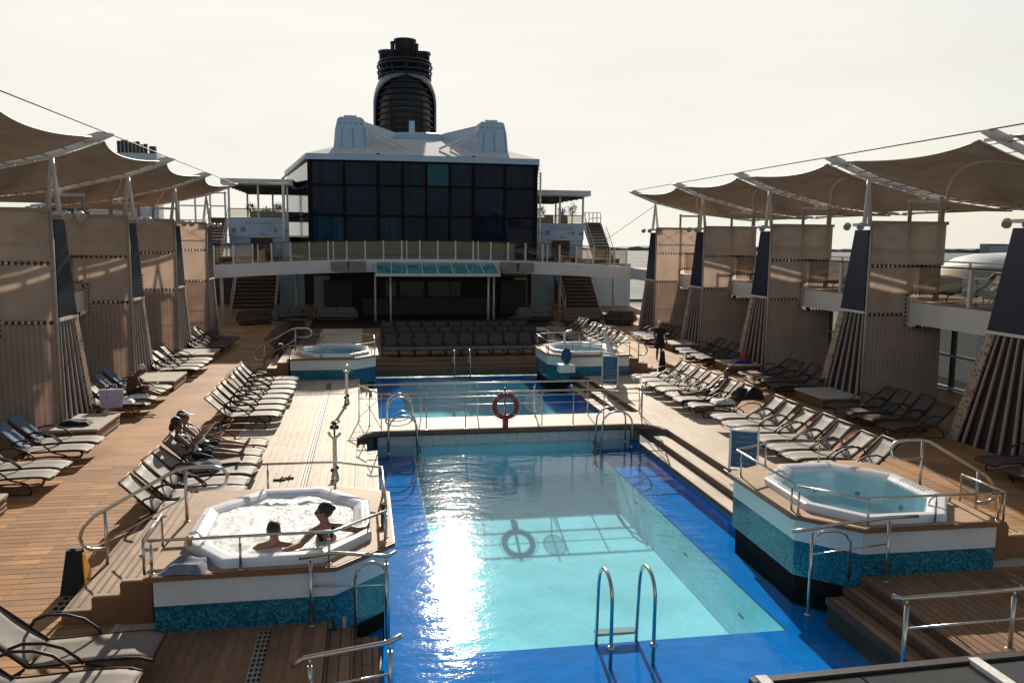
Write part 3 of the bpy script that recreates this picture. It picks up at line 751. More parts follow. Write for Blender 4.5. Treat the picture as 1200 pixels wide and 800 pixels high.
for z in (-.62, -.9, -1.15):
    b = MB(); b.box(-.93, -.31, 11.36, 11.52, z-.02, z+.02); obj('rung', b, 'cushion' if z > -.7 else 'steel', t)
t = thing('pool_ladder', 'small steel ladder at the far end of the far pool', 'ladder', (-.35, 34.6, -.4))
for x in (-.68, -.02):
    b = MB(); b.tube([(x, 35.15, -.3), (x, 35.1, .2)]+[(x, 34.8+.3*math.cos(R_(a)), .2+.28*math.sin(R_(a))) for a in range(0, 181, 20)]+[(x, 34.5, 0), (x, 34.45, -1.2)], 0.03, 8); obj('hand_hoop', b, 'steel', t)
for z in (-.3, -.6, -.9):
    b = MB(); b.box(-.68, -.02, 34.4, 34.5, z-.02, z+.02); obj('rung', b, 'nose_dark', t)
# lifebuoy
t = thing('lifebuoy', 'orange red lifebuoy with white bands hung on the walkway rail', 'lifebuoy', (-.53, 22.2, .66))
ang = [2*PI*i/40 for i in range(40)]
b = MB(); b.tube([(-.53+.31*math.cos(a), 22.2, .63+.31*math.sin(a)) for a in ang], .068, 12, closed=True); obj('ring', b, 'buoy_red', t)
for a0 in (45, 135, 225, 315):
    b = MB(); b.tube([(-.53+.31*math.cos(R_(a)), 22.2, .63+.31*math.sin(R_(a))) for a in range(a0-4, a0+5, 2)], .0705, 12); obj('band', b, 'speaker', t)
b = MB()
for q in range(4):
    for i in range(10):
        a = R_(45+90*q+90*i/9); rr = .39+.035*math.sin(PI*i/9)
        if i < 9:
            a2 = R_(45+90*q+90*(i+1)/9); r2_ = .39+.035*math.sin(PI*(i+1)/9)
            b.tube([(-.53+rr*math.cos(a), 22.16, .63+rr*math.sin(a)), (-.53+r2_*math.cos(a2), 22.16, .63+r2_*math.sin(a2))], .008, 5)
obj('grab_line', b, 'cloth_white', t)
t = thing('buoy_stand', 'dark bracket post holding the lifebuoy on the walkway', 'stand', (-.53, 22.36, 0))
b = MB(); b.bar((-.53, 22.36, 0), (-.53, 22.36, 1.12), .05, .03); obj('post', b, 'bronze_tube', t)
b = MB(); b.bar((-.62, 22.18, .3), (-.44, 22.18, .3), .05, .03); b.box(-.6, -.46, 22.15, 22.3, .02, .26); obj('light_box', b, 'buoy_red', t)
# skimmer net
t = thing('skimmer_net', 'white skimmer net leaning on the walkway rail right of the lifebuoy', 'net', (.26, 22.35, 0))
b = MB(); b.tube([(.26+.24*math.cos(a), 22.2, .72+.26*math.sin(a)) for a in ang], .012, 6, closed=True); obj('hoop', b, 'mast_paint', t)
b = MB(); b.grid(lambda u, v: (.26+.24*(1-v)*math.cos(2*PI*u), 22.2-.14*math.sin(v*PI/2), .72+.26*(1-v)*math.sin(2*PI*u)-.12*v), 20, 4); obj('mesh_bag', b, 'net_mesh', t)
b = MB(); b.tube([(.26, 22.22, 1.15), (.26, 22.2, .46), (.52, 22.9, .02)], .014, 7); obj('pole', b, 'mast_paint', t)
# shower-like deck posts with ring tops
def ring_post(x, y, h, lab, clover):
    t = thing('deck_post', lab, 'post', (x, y, 0), 'short steel posts on the pale deck')
    b = MB(); b.lathe([(.09, 0), (.09, .05), (.075, .10), (.05, .2), (.045, .24), (.045, h-.16), (.06, h-.14), (.06, h-.1)], (x, y, 0), 14); obj('post', b, 'steel', t)
    b = MB()
    if not clover: b.tube([(x+.1*math.cos(a), y, h+.02+.1*math.sin(a)) for a in ang[::2]], .03, 8, closed=True)
    else:
        b.tube(arc((x, h), .12, 180, 360, 10, 'xz', y), .03, 8)
    obj('cradle', b, 'steel', t)
    if clover:
        b = MB()
        for dx, dz in ((-.05, .1), (.05, .1), (0, .18)): b.ball((x+dx, y, h+dz), (.05, .04, .05), 8, 6)
        b.box(x-.02, x+.02, y-.02, y+.02, h-.1, h+.1); obj('finial', b, 'bronze_tube', t)
    b = MB(); b.ball((x+.04, y-.07, .28), (.05, .05, .05), 8, 6); b.ball((x-.05, y+.02, .2), (.05, .05, .05), 8, 6); obj('valve', b, 'bronze_tube', t)
ring_post(-4.9, 26.2, 1.1, 'short steel deck post with an open ring on top, near the far left tub', False)
ring_post(-4.95, 17.9, 1.05, 'short steel deck post with a clover shaped dark top, behind the foaming tub', True)
# hanging banner stand
def banner(x, y, lab, h=1.2, w=.45, ang_=0.3):
    t = thing('banner_stand', lab, 'sign stand', (x, y, 0), 'blue banner stands beside the pools')
    dx, dy = math.cos(ang_)*w/2, math.sin(ang_)*w/2
    b = MB(); b.tube([(x-dx, y+dy, .12), (x-dx, y+dy, h), (x+dx, y-dy, h), (x+dx, y-dy, .12), (x-dx, y+dy, .12)], .025, 8)
    b.tube([(x-dx, y+dy, h-.1), (x+dx, y-dy, h-.1)], .016, 7); obj('frame', b, 'mast_paint', t)
    b = MB(); b.hexa([(x-dx*.9, y+dy*.9-.01, .18), (x+dx*.9, y-dy*.9-.01, .18), (x+dx*.9, y-dy*.9+.01, .18), (x-dx*.9, y+dy*.9+.01, .18)],
                     [(x-dx*.9, y+dy*.9-.01, h-.12), (x+dx*.9, y-dy*.9-.01, h-.12), (x+dx*.9, y-dy*.9+.01, h-.12), (x-dx*.9, y+dy*.9+.01, h-.12)]); pn = obj('banner', b, 'banner_blue', t)
    for i in range(6):
        z = h-.25-i*.12; b = MB(); f = random.uniform(.4, .75)
        b.hexa([(x-dx*f, y+dy*f-.014, z), (x+dx*f, y-dy*f-.014, z), (x+dx*f, y-dy*f-.012, z), (x-dx*f, y+dy*f-.012, z)], [(x-dx*f, y+dy*f-.014, z+.02), (x+dx*f, y-dy*f-.014, z+.02), (x+dx*f, y-dy*f-.012, z+.02), (x-dx*f, y+dy*f-.012, z+.02)])
        obj('text_line', b, 'towel_blue', pn)
    b = MB(); b.tube([(x-dx, y+dy+.25, .03), (x-dx, y+dy-.25, .03)], .025, 8); b.tube([(x+dx, y-dy+.25, .03), (x+dx, y-dy-.25, .03)], .025, 8)
    b.tube([(x-dx, y+dy, .03), (x-dx, y+dy, .14)], .02, 7); b.tube([(x+dx, y-dy, .03), (x+dx, y-dy, .14)], .02, 7); obj('foot', b, 'bronze_tube', t)
banner(3.98, 17.0, 'blue banner in a pale tube frame beside the sunlit loungers right of the near pool', 1.12, .6, .45)
banner(4.1, 27.9, 'blue banner in a pale tube frame beside the far pool, left of the lounger row', 1.25, .55, .5)
# pool lift chair at far right tub
t = thing('pool_lift', 'blue and white pool lift chair hanging in front of the far right tub', 'pool lift', (3.1, 30.2, 0))
b = MB(); b.box(2.75, 3.35, 29.9, 30.3, .25, .55); obj('seat_base', b, 'white_paint', t)
b = MB(); b.ball((3.05, 30.1, .85), (.2, .16, .3), 12, 8); obj('seat_shell', b, 'chair_blue', t)
b = MB(); b.tube([(3.05, 30.35, .4), (3.05, 30.45, 1.7), (3.35, 30.6, 1.75)], .045, 8); obj('arm', b, 'white_paint', t)
b = MB(); b.tube([(4.7, 29.6, 0), (4.75, 29.6, .6), (4.6, 29.7, 1.2), (4.35, 29.8, 1.9)], [.16, .17, .12, .05], 10); obj('mast', b, 'white_paint', t)
# wet floor sign
t = thing('caution_sign', 'black folding caution board with a yellow face at the foot of the left tub steps', 'sign', (-8.45, 12.6, 0))
b = MB(); b.hexa([(-8.64, 12.45, 0), (-8.30, 12.40, 0), (-8.28, 12.47, 0), (-8.62, 12.52, 0)], [(-8.58, 12.62, .62), (-8.38, 12.6, .62), (-8.37, 12.65, .62), (-8.57, 12.67, .62)])
b.hexa([(-8.64, 12.85, 0), (-8.30, 12.80, 0), (-8.28, 12.87, 0), (-8.62, 12.92, 0)], [(-8.58, 12.68, .62), (-8.38, 12.66, .62), (-8.37, 12.7, .62), (-8.57, 12.72, .62)]); obj('board', b, 'cloth_black', t)
b = MB(); b.hexa([(-8.285, 12.46, .1), (-8.28, 12.83, .1), (-8.29, 12.83, .1), (-8.295, 12.46, .1)], [(-8.355, 12.62, .56), (-8.35, 12.7, .56), (-8.37, 12.7, .56), (-8.375, 12.62, .56)]); obj('yellow_face', b, 'yellow', t)
t = thing('caution_cone', 'black tall caution cone on the right deck beside the far tub steps', 'cone', (7.1, 30.9, 0))
b = MB(); b.lathe([(.24, 0), (.24, .05), (.17, .07), (.08, .85), (.05, .9)], (7.1, 30.9, 0), 12); obj('body', b, 'cloth_black', t)
b = MB(); b.lathe([(.36, 0), (.36, .06), (.26, .1)], (6.75, 30.4, 0), 12); tag(obj('round_mat_weight', b, 'white_paint', loc=(6.75, 30.4, 0)), 'round white weighted base beside the black caution cone', 'base')
b = MB(); b.box(-7.68, -7.5, 33.2, 33.4, 0, 1.0); b.box(-7.66, -7.52, 33.22, 33.38, 1.0, 1.04); tag(obj('litter_post', b, 'lamp_black', loc=(-7.6, 33.3, 0)), 'square black post beside the handrail of the far left tub', 'post')
# ------------------------------------------------------------------ loungers
def lounger_proto(sling='sling', back=42, flat=False):
    t = bpy.data.objects.new('sun_lounger', None); COL.objects.link(t); t.empty_display_size = .2; ORG[t.name] = Vector()
    t['category'] = 'sun lounger'
    hx, hz = 0.0, .33; bl = .78; ca, sa = math.cos(R_(back)), math.sin(R_(back))
    tx, tz = hx-bl*ca, hz+bl*sa
    # sling seat with gentle curve
    prof = [(0, .335), (.12, .335), (.35, .345), (.7, .365), (1.05, .37), (1.22, .355), (1.33, .315)]
    b = MB()
    def sf(u, v):
        i = u*(len(prof)-1); k = min(int(i), len(prof)-2); f = i-k
        x = prof[k][0]*(1-f)+prof[k+1][0]*f; z = prof[k][1]*(1-f)+prof[k+1][1]*f
        return (x, -.325+.65*v, z-.018*math.sin(PI*v))
    b.grid(sf, 10, 5); s_ = solidify(obj('seat_sling', b, sling, t), .008)
    b = MB(); b.grid(lambda u, v: (hx-.02-u*(bl-.03)*ca-.03*math.sin(PI*u)*sa, -.315+.63*v, hz+.015+u*(bl-.03)*sa-.02*math.sin(PI*v)), 5, 5); solidify(obj('back_sling', b, sling, t), .008)
    b = MB()
    for y in (-.335, .335):
        b.tube([(x, y, z-.005) for x, z in prof]+[(1.335, y*.9, .29)], .019, 5)
    b.tube([(1.335, -.31, .30), (1.335, .31, .30)], .018, 5); b.tube([(.02, -.335, .33), (.02, .335, .33)], .014, 5); obj('seat_frame', b, 'bronze_tube', t)
    b = MB(); b.tube([(hx, -.33, hz), (tx, -.33, tz), (tx-.01, -.30, tz+.02), (tx-.01, .30, tz+.02), (tx, .33, tz), (hx, .33, hz)], .019, 5); obj('back_frame', b, 'bronze_tube', t)
    for y in (-.365, .365):
        # curved arm and bow leg
        b = MB(); b.tube([(-.2, y*.97, .5), (-.16, y, .58), (-.02, y, .63), (.2, y, .62), (.4, y, .55), (.55, y, .42), (.6, y*.97, .34)], .020, 5); obj('armrest', b, 'bronze_tube', t)
        b = MB(); b.tube([(-.28, y, .02), (-.22, y, .2), (-.02, y, .32)], .019, 5); obj('leg', b, 'bronze_tube', t)
        b = MB(); b.tube([(.62, y, .34), (.9, y, .26), (1.02, y, .12), (.98, y, .02)], .019, 5); obj('leg', b, 'bronze_tube', t)
        b = MB(); b.tube([(-.28, y, .02), (.3, y, .05), (.98, y, .02)], .012, 5); obj('runner', b, 'bronze_tube', t)
    return t
PROTO = {}
GR = 'dark framed sling sun loungers'
def lounger(x, y, rot, label, kind='sling', back=40, z=0, share=False, jit=True):
    if jit: back = random.choice((back, back, 38, 44, 48))
    key = (kind, back)
    if key not in PROTO:
        PROTO[key] = lounger_proto(kind, back); o = PROTO[key]
    else:
        o = copy_tree(PROTO[key])
    j = random.uniform
    o.location = (x+(j(-.04, .04) if jit else 0), y+(j(-.03, .03) if jit else 0), z); o.rotation_euler = (0, 0, R_(rot+(j(-2.6, 2.6) if jit else 0)))
    o['label'] = label; o['group'] = GR
    return o
random.seed(21)
# left row beside the foaming tub (feet towards the pool)
for i, y in enumerate((15.45, 16.2, 16.95, 17.7, 18.45, 19.2, 20.0)):
    w = ('next to the tub steps', 'empty, second from the tub steps', 'empty, third from the tub steps', 'carrying the grey blue towel bundle', 'under the dark haired woman', 'under the woman in the visor', 'beyond the visor wearer')[i]
    lounger(-7.95, y, 0, 'sling lounger in the row behind the foaming tub, '+w, back=44)
for i in range(8):
    lounger(-7.93, 23.35+i*.84, 0, f'{ORD[i]} empty lounger from the near end of the tight sunlit row left of the walkway', back=(42, 44)[i % 2])
for i in range(10):
    lounger(-7.95, 36.6+i*.85, 0, f'{ORD[i]} lounger from the near end of the shaded row left of the far left tub', 'sling_shaded', back=42)
# right rows (feet towards the pool)
for i in range(7):
    lounger(6.53, 16.35+i*.85, 180, f'{ORD[i]} empty lounger from the clear tub in the sunlit row right of the near pool', back=42)
for i in range(7):
    w = ('piled with dark clothes, nearest of its row', 'carrying the person lying in dark shorts')[i] if i < 2 else f'{ORD[i-2]} empty one beyond the lying person'
    lounger(6.42, 23.1+i*.87, 180, 'lounger right of the far pool, '+w, back=40)
for i in range(11):
    lounger(6.75, 36.2+i*.86, 180, f'{ORD[i]} lounger from the near end of the far sunlit row beyond the far right tub', back=44)
# rows facing the camera at the head of the far pool, in shade
for r, (y, nm) in enumerate(((37.55, 'front'), (40.1, 'middle'), (42.7, 'rear'))):
    for i in range(11):
        lounger(-3.25+i*.69, y, -90, f'{ORD[i]} lounger from the left in the {nm} shaded row facing the far pool', 'sling_shaded', back=46, jit=False)
# outer left side, between the fabric screens
for (y, w, k) in ((17.85, 'nearest pair of the left edge, nearer one', 'sling'), (18.65, 'nearest pair of the left edge, farther one', 'sling'), (20.05, 'just before the first daybed block, nearer one', 'sling'), (20.85, 'just before the first daybed block, farther one', 'sling'),
                  (25.3, 'beside the printed tote bag', 'sling'), (26.15, 'under the reading man', 'sling'), (27.2, 'behind the reading man, nearer one', 'sling'), (28.0, 'behind the reading man, farther one', 'sling')):
    lounger(-11.85, y, 0, 'lounger by the left fabric screens, '+w, k, back=44)
for i in range(4): lounger(-11.7, 31.8+i*.82, 0, f'{ORD[i]} lounger from the second daybed block, at the foot of the third left screen', back=40)
for i in range(5): lounger(-11.7, 38.0+i*.84, 0, f'{ORD[i]} shaded lounger at the foot of the farthest left screen', 'sling_shaded', back=40)
# outer right side, in the shade of the screens
for bay, y0 in enumerate((13.6, 19.9, 26.0, 32.6, 39.4)):
    for i in range(4):
        lounger(10.7-(.0 if i % 2 else .1), y0+i*.86, 180+random.uniform(-6, 6), f'{ORD[i]} shaded lounger in the {ORD[bay]} bay from the camera between the right fabric screens', 'sling_shaded', back=random.choice((40, 46)))
for i in range(3): lounger(13.6, 15.0+i*.85, 180, f'{ORD[i]} dark lounger standing deep in the shade by the right side windows', 'sling_shaded', back=46)
# pair at the bottom left corner
lounger(-8.05, 10.05, 0, 'large grey lounger in the bottom left corner, the farther of two', 'sling_half_shaded', back=42, jit=False)
lounger(-8.1, 9.15, 0, 'large grey lounger in the bottom left corner, the nearer of two', 'sling_half_shaded', back=42, jit=False)
# upper deck on the right
for (x, y, w) in ((14.2, 20.6, 'nearest of the group of four by the rail post'), (14.2, 21.5, 'second of the group of four by the rail post'), (14.2, 22.5, 'third of the group of four by the rail post'), (14.2, 19.3, 'alone behind the navy flap'),
                  (14.2, 28.0, 'nearer one behind the second clear rail'), (14.2, 28.9, 'farther one behind the second clear rail'), (14.2, 34.6, 'nearer one behind the third clear rail'), (14.2, 35.5, 'farther one behind the third clear rail'), (14.2, 41.5, 'farthest one, near the last screen')):
    lounger(x, y, 180, 'dark right upper deck lounger, '+w, 'sling_shaded', back=48, z=3.35)

# daybed blocks: cushion on a slatted wooden box
def daybed(x0, x1, y0, y1, label):
    t = thing('daybed_block', label, 'daybed', ((x0+x1)/2, (y0+y1)/2, 0), 'low slatted daybed blocks by the fabric screens')
    for i in range(3):
        z = .03+i*.085; b = MB(); b.box(x0+.03, x1-.03, y0+.03, y1-.03, z, z+.07); bevel(obj('slat', b, 'box_wood', t), .008, 1)
    b = MB(); b.box(x0+.08, x1-.08, y0+.08, y1-.08, .0, .28); obj('core', b, 'dark_void', t)
    b = MB(); b.box(x0, x1, y0, y1, .285, .36); bevel(obj('cushion', b, 'cushion', t), .025, 3)
for (a, lb) in (((-12.4, -10.9, 14.6, 16.6), 'daybed block cut by the left edge of the photo'), ((-12.3, -10.9, 21.9, 23.9), 'daybed block with a folded dark towel beside the nearest left screen'),
                ((-12.2, -10.6, 29.0, 31.0), 'daybed block just beyond the reading man'), ((-12.2, -10.5, 35.4, 37.3), 'sunlit daybed block before the farthest left screen'),
                ((9.7, 11.1, 30.4, 31.9), 'daybed block with blue and red towels by a right screen'), ((9.7, 11.1, 23.6, 25.4), 'dark daybed block at the foot of the biggest whole right screen'), ((9.7, 11.1, 36.8, 38.4), 'daybed block at the fourth right screen')):
    daybed(*a, lb)
def folded(name, x, y, z, w, d, h, mat, label, cat='towel', rot=0):
    b = MB()
    def f(u, v):
        return (x+(u-.5)*w*math.cos(rot)-(v-.5)*d*math.sin(rot), y+(u-.5)*w*math.sin(rot)+(v-.5)*d*math.cos(rot), z+h*(min(1, 8*min(u, 1-u, v, 1-v)))*(1+.35*noise.noise(Vector((x+u*3, y+v*3, 0)))))
    b.grid(f, 10, 10); o = obj(name, b, mat, loc=(x, y, z)); tag(o, label, cat); return o
folded('folded_towel', -11.6, 22.5, .362, .75, .45, .12, 'cloth_black', 'dark towel lying on the daybed block by the nearest left screen')
folded('folded_towel', -11.2, 25.2, .38, .6, .4, .10, 'cloth_white', 'pale folded towel in front of the printed tote bag')
folded('folded_towel', -10.95, 25.9, .40, .6, .35, .1, 'cloth_white', 'pale towel on the lounger seat by the reading man\'s knees')
folded('folded_towel', -7.55, 17.8, .37, .55, .45, .16, 'towel_blue', 'grey blue towel bundle on the lounger nearer than the two women')
folded('folded_towel', -9.0, 10.6, .0, .3, .3, .01, 'cloth_black', 'small dark cloth on the planks by the bottom left loungers')
folded('folded_towel', 10.4, 30.9, .362, .8, .5, .1, 'chair_blue', 'blue towel on the right daybed block')
folded('folded_towel', 10.9, 31.6, .362, .3, .35, .4, 'buoy_red', 'red towel standing beside the blue towel on the right daybed block')
o = folded('dark_clothes', 6.95, 23.1, .5, .9, .55, .3, 'cloth_black', 'heap of dark clothes thrown over the lounger back right of the lying person', 'clothes')
o = folded('dark_clothes', 6.2, 23.1, .38, .7, .5, .12, 'cloth_white', 'crumpled white towel under the dark clothes, right of the lying person', 'towel')
# towels hung over lounger backs (left edge)
for y, m_, lb in ((20.85, 'towel_slate', 'slate blue towel over the lounger back before the first daybed block, farther one'), (20.05, 'towel_slate', 'slate blue towel over the lounger back before the first daybed block, nearer one'), (18.65, 'towel_slate', 'slate blue towel over the lounger back at the left edge of the photo'), (26.9, 'towel_slate', 'blue towel over the lounger back just left of the reading man'), (27.9, 'towel_slate', 'dark blue towel over the lounger back behind the reading man')):
    b = MB(); x0 = -11.85; b.grid(lambda u, v: (x0-.05-.55*u+.03*math.sin(v*9), y-.27+.54*v, .44+.53*u+.012*math.sin(v*14+u*6)), 10, 10); o = solidify(obj('hung_towel', b, m_, loc=(x0, y, .4)), .02); tag(o, lb, 'towel')
t = thing('tote_bag', 'white and violet tote bag with a red scribbled print, left of the reading man', 'tote bag', (-11.3, 24.75, .37))
b = MB(); b.hexa([(-11.6, 24.55, .37), (-11.08, 24.55, .37), (-11.08, 24.75, .37), (-11.6, 24.75, .37)], [(-11.66, 24.6, .88), (-11.02, 24.6, .88), (-11.02, 24.7, .88), (-11.66, 24.7, .88)]); obj('body', b, 'bag_print', t)
b = MB(); b.tube([(-11.5, 24.65, .86), (-11.48, 24.65, 1.02), (-11.2, 24.65, 1.02), (-11.18, 24.65, .86)], .012, 6); obj('handle', b, 'cloth_white', t)
# towel cushion and small things on the foaming tub platform
b = MB()
def pil(u, v):
    x = -6.95+.58*u+.1*v; y = 10.98+.1*u*0+.55*v-.08*u
    e = min(1, 5*min(u, 1-u, v, 1-v)); r_ = noise.noise(Vector((u*3, v*3, 2)))
    return (x, y+.06, .81+e*(.075+.05*r_)-.02*math.exp(-((u-.5)**2+(v-.5)**2)*30))
b.grid(pil, 20, 20); tag(obj('grey_cushion', b, 'towel_blue', loc=(-6.6, 11.3, .81)), 'crumpled grey blue towel bundle on the front left corner of the foaming tub deck', 'towel')
t = thing('drinks_cup', 'clear cup of orange drink on the left rim of the foaming tub', 'cup', (-6.68, 11.75, .925))
b = MB(); b.lathe([(.03, 0), (.04, .1)], (-6.68, 11.75, .93), 12); obj('drink', b, 'orange', t)
b = MB(); b.lathe([(.034, 0), (.046, .13)], (-6.68, 11.75, .928), 12); obj('cup', b, 'rail_glass', t)
b = MB(); b.lathe([(.05, 0), (.07, .04), (.055, .05)], (-4.05, 12.4, .81), 12); tag(obj('shell_dish', b, 'orange', loc=(-4.05, 12.4, .81)), 'small tan dish on the pool side corner of the foaming tub deck', 'dish')
# goggles / sandals and bag by the end of the row
t = thing('flip_flops', 'pair of dark sandals on the pale deck by the end of the women\'s loungers', 'sandals', (-6.2, 18.0, 0))
for dx, dy in ((0, 0), (.16, .1)):
    b = MB()
    b.grid(lambda u, v: (-6.25+dx+.26*u, 18.0+dy+.1*(v-.5)*(1-.3*abs(u-.3)), .02), 6, 3); sd_ = solidify(obj('sole', b, 'cloth_black', t), .02)
    b = MB(); b.tube([(-6.1+dx, 18.0+dy-.05, .03), (-6.06+dx, 18.0+dy, .08), (-6.1+dx, 18.0+dy+.05, .03)], .012, 6); obj('strap', b, 'bronze_tube', sd_)
# towel draped on the foaming tub rail
b = MB(); b.grid(lambda u, v: (-4.02+.03*math.sin(v*8), 12.0+.16*v, 1.3-.42*u-.03*math.sin(u*5)), 8, 6); o = solidify(obj('hung_towel', b, 'cloth_brown', loc=(-4.0, 12.1, 1.1)), .03); tag(o, 'brown towel hung on the pool side rail of the foaming tub', 'towel')

# ------------------------------------------------------------------ screen towers, masts, beams
def tower(side, y, idx, label):
    X = lambda d: XC+side*d       # d: distance from the ship's centre line
    t = thing('screen_tower', label, 'fabric screen', (X(11.5), y, 0), 'fabric screen towers along both sides')
    YB = 5.75
    def panel(nm, poly, mat, yy=y, th=.03):
        b = MB(); k = len(poly)
        b.add([(X(d), yy, z) for d, z in poly]+[(X(d), yy+th, z) for d, z in poly], [tuple(range(k)), tuple(range(k, 2*k))[::-1]]+[(i, k+i, k+(i+1) % k, (i+1) % k) for i in range(k)])
        return obj(nm, b, mat, t)
    panel('upper_screen', [(11.52, 4.47), (14.05, 4.47), (14.05, YB), (11.52, YB)], 'screen_upper')
    panel('middle_screen', [(11.52, 2.97), (12.85, 2.97), (12.85, 3.5), (13.05, 3.62), (13.85, 3.62), (13.85, 4.43), (11.52, 4.43)], 'screen_upper')
    panel('lower_screen', [(11.52, 0), (14.15, 0), (14.1, 2.5), (13.05, 2.5), (12.85, 2.62), (12.85, 2.93), (11.52, 2.93)], 'screen_lower')
    b = MB(); b.tube([(X(11.5), y, 0), (X(11.5), y, YB+.02)], .045, 8); obj('edge_post', b, 'frame_tan', t)
    b = MB(); b.bar((X(11.5), y, YB+.03), (X(14.1), y, YB+.03), .08, .10); obj('top_bar', b, 'frame_tan', t)
    b = MB(); b.bar((X(11.55), y-.02, 1.45), (X(14.05), y-.02, 1.45), .02, .025); obj('batten', b, 'frame_tan', t)
    # frame behind the upper cloth
    b = MB()
    b.bar((X(12.9), y+.14, 3.4), (X(12.9), y+.14, YB), .10, .10); b.bar((X(13.95), y+.14, 0), (X(13.95), y+.14, 6.55), .13, .13)
    b.bar((X(11.6), y+.14, 4.95), (X(14.0), y+.14, 4.95), .05, .05)
    for (d0, d1) in ((11.6, 12.85), (12.95, 13.9)):
        b.bar((X(d0), y+.12, 4.98), (X(d1), y+.12, 5.7), .02, .02); b.bar((X(d0), y+.15, 5.7), (X(d1), y+.15, 4.98), .02, .02)
    obj('back_frame', b, 'frame_tan', t)
    # lacing
    b = MB()
    d = 11.6
    while d < 13.9:
        b.box(X(d), X(d+.05), y-.03, y+.05, 4.40, 4.50)
        if d < 12.8: b.box(X(d), X(d+.05), y-.03, y+.05, 2.90, 3.0)
        d += .15
    z = 2.6
    while z < 3.6:
        b.box(X(12.8), X(12.92), y-.03, y+.05, z, z+.05); z += .13
    d = 13.0
    while d < 13.9:
        b.box(X(d), X(d+.05), y-.03, y+.05, 2.44, 2.56); b.box(X(d), X(d+.05), y-.03, y+.05, 3.56, 3.68); d += .13
    o = obj('lacing', b, 'lace', t); o['kind'] = 'stuff'
    b = MB(); b.tube([(X(13.9), y-.03, 3.64), (X(13.05), y-.03, 3.64), (X(12.87), y-.03, 3.5), (X(12.87), y-.03, 2.62), (X(13.05), y-.03, 2.48), (X(14.0), y-.03, 2.48)], .03, 6); obj('notch_trim', b, 'frame_tan', t)
    # side flap facing the pool: navy above, slatted below
    xf = X(11.5)
    def flap(nm, q, mat, th=.05):
        b = MB(); k = len(q)
        b.add([(xf-side*th, a, z) for a, z in q]+[(xf, a, z) for a, z in q], [tuple(range(k)), tuple(range(k, 2*k))[::-1]]+[(i, k+i, k+(i+1) % k, (i+1) % k) for i in range(k)])
        return obj(nm, b, mat, t)
    flap('navy_panel', [(y+.07, 3.05), (y+1.38, 3.05), (y+.80, 5.55), (y+.07, 5.55)], 'navy_panel')
    flap('flap_sill', [(y+.02, 2.97), (y+1.42, 2.97), (y+1.40, 3.045), (y+.02, 3.045)], 'mast_paint', .08)
    flap('perforated_edge', [(y+2.15, .03), (y+2.5, .03), (y+1.42, 2.96), (y+1.12, 2.96)], 'perforated', .06)
    wb, wt_ = 2.13, 1.10; n = 5
    for i in range(n):
        f0 = (i+.28)/n; f1 = (i+.68)/n
        flap('slat', [(y+.08+wb*f0-.08*0, .03), (y+wb*f1, .03), (y+wt_*f1, 2.95), (y+.04+wt_*f0, 2.95)], 'slat_grey', .045)
    b = MB(); b.add([(xf+side*.05, y+.06, .02), (xf+side*.05, y+2.3, .02), (xf+side*.05, y+1.3, 2.96), (xf+side*.05, y+.06, 2.96)], [(0, 1, 2, 3)]); solidify(obj('flap_back', b, 'dark_wall', t), .02)
    # mast, floodlights
    ym = y+.3
    b = MB(); b.tube([(X(11.35), ym-.14, 5.72), (X(11.5), ym, 7.1)], [.07, .05], 8); b.tube([(X(11.72), ym+.14, 5.72), (X(11.5), ym, 7.1)], [.07, .05], 8); obj('mast', b, 'mast_paint', t)
    b = MB(); b.box(X(11.2), X(11.85), ym-.25, ym+.25, 5.66, 5.75); obj('mast_foot', b, 'mast_paint', t)
    for (dd, dy) in ((11.22, -.22), (11.0, .15)):
        c = Vector((X(dd), ym+dy, 5.72)); di = Vector((-side*.55, -.5, -.45)).normalized()
        b = MB(); b.tube([c, c+di*.07, c+di*.20], [.06, .105, .11], 12); fl = obj('floodlight', b, 'mast_paint', t)
        b = MB(); b.tube([c+di*.198, c+di*.21], [.095, .095], 12); obj('lens', b, 'speaker', fl)
    # rear bracket posts
    for d in (12.9, 13.95):
        b = MB(); b.tube([(X(d), ym-.1, 5.75), (X(d), ym-.1, 6.55)], .06, 8); obj('bracket_post', b, 'frame_tan', t)
    b = MB(); b.bar((X(12.85), ym-.1, 6.45), (X(14.0), ym-.1, 6.45), .12, .1); obj('bracket_bar', b, 'mast_paint', t)
    # beam reaching inwards to its tip
    b = MB(); b.tube([(X(17.0), ym, 6.28), (X(13.95), ym, 6.62), (X(11.5), ym, 7.18), (X(10.45), ym, 7.56)], [.06, .085, .10, .09], 10); obj('beam', b, 'mast_paint', t)
    b = MB(); b.tube([(X(10.75), ym, 7.5), (X(10.35), ym, 7.64), (X(10.0), ym, 7.69)], [.12, .13, .03], 8); b.bar((X(10.5), ym-.45, 7.56), (X(10.5), ym+.45, 7.56), .10, .07); obj('beam_tip', b, 'mast_paint', t)
    return t
RY = [10.4, 17.0, 23.6, 30.1, 36.6, 43.1]
LY = [15.9, 22.75, 29.6, 36.4, 43.3]
for i, y in enumerate(RY):
    if i == 0: continue
    tower(1, y, i, ('', 'fabric screen tower cut by the right edge of the photo', 'largest whole fabric screen tower on the right side, by the white upper deck edge', 'middle fabric screen tower on the right side', 'second farthest fabric screen tower on the right side', 'farthest fabric screen tower on the right side, by the curved bridge')[i])
for i, y in enumerate(LY):
    if i == 0: continue
    tower(-1, y, i, ('', 'nearest fabric screen tower on the left side, cut by the photo edge', 'second fabric screen tower on the left side, behind the reading man', 'third fabric screen tower on the left side', 'farthest fabric screen tower on the left side, by the curved bridge')[i])
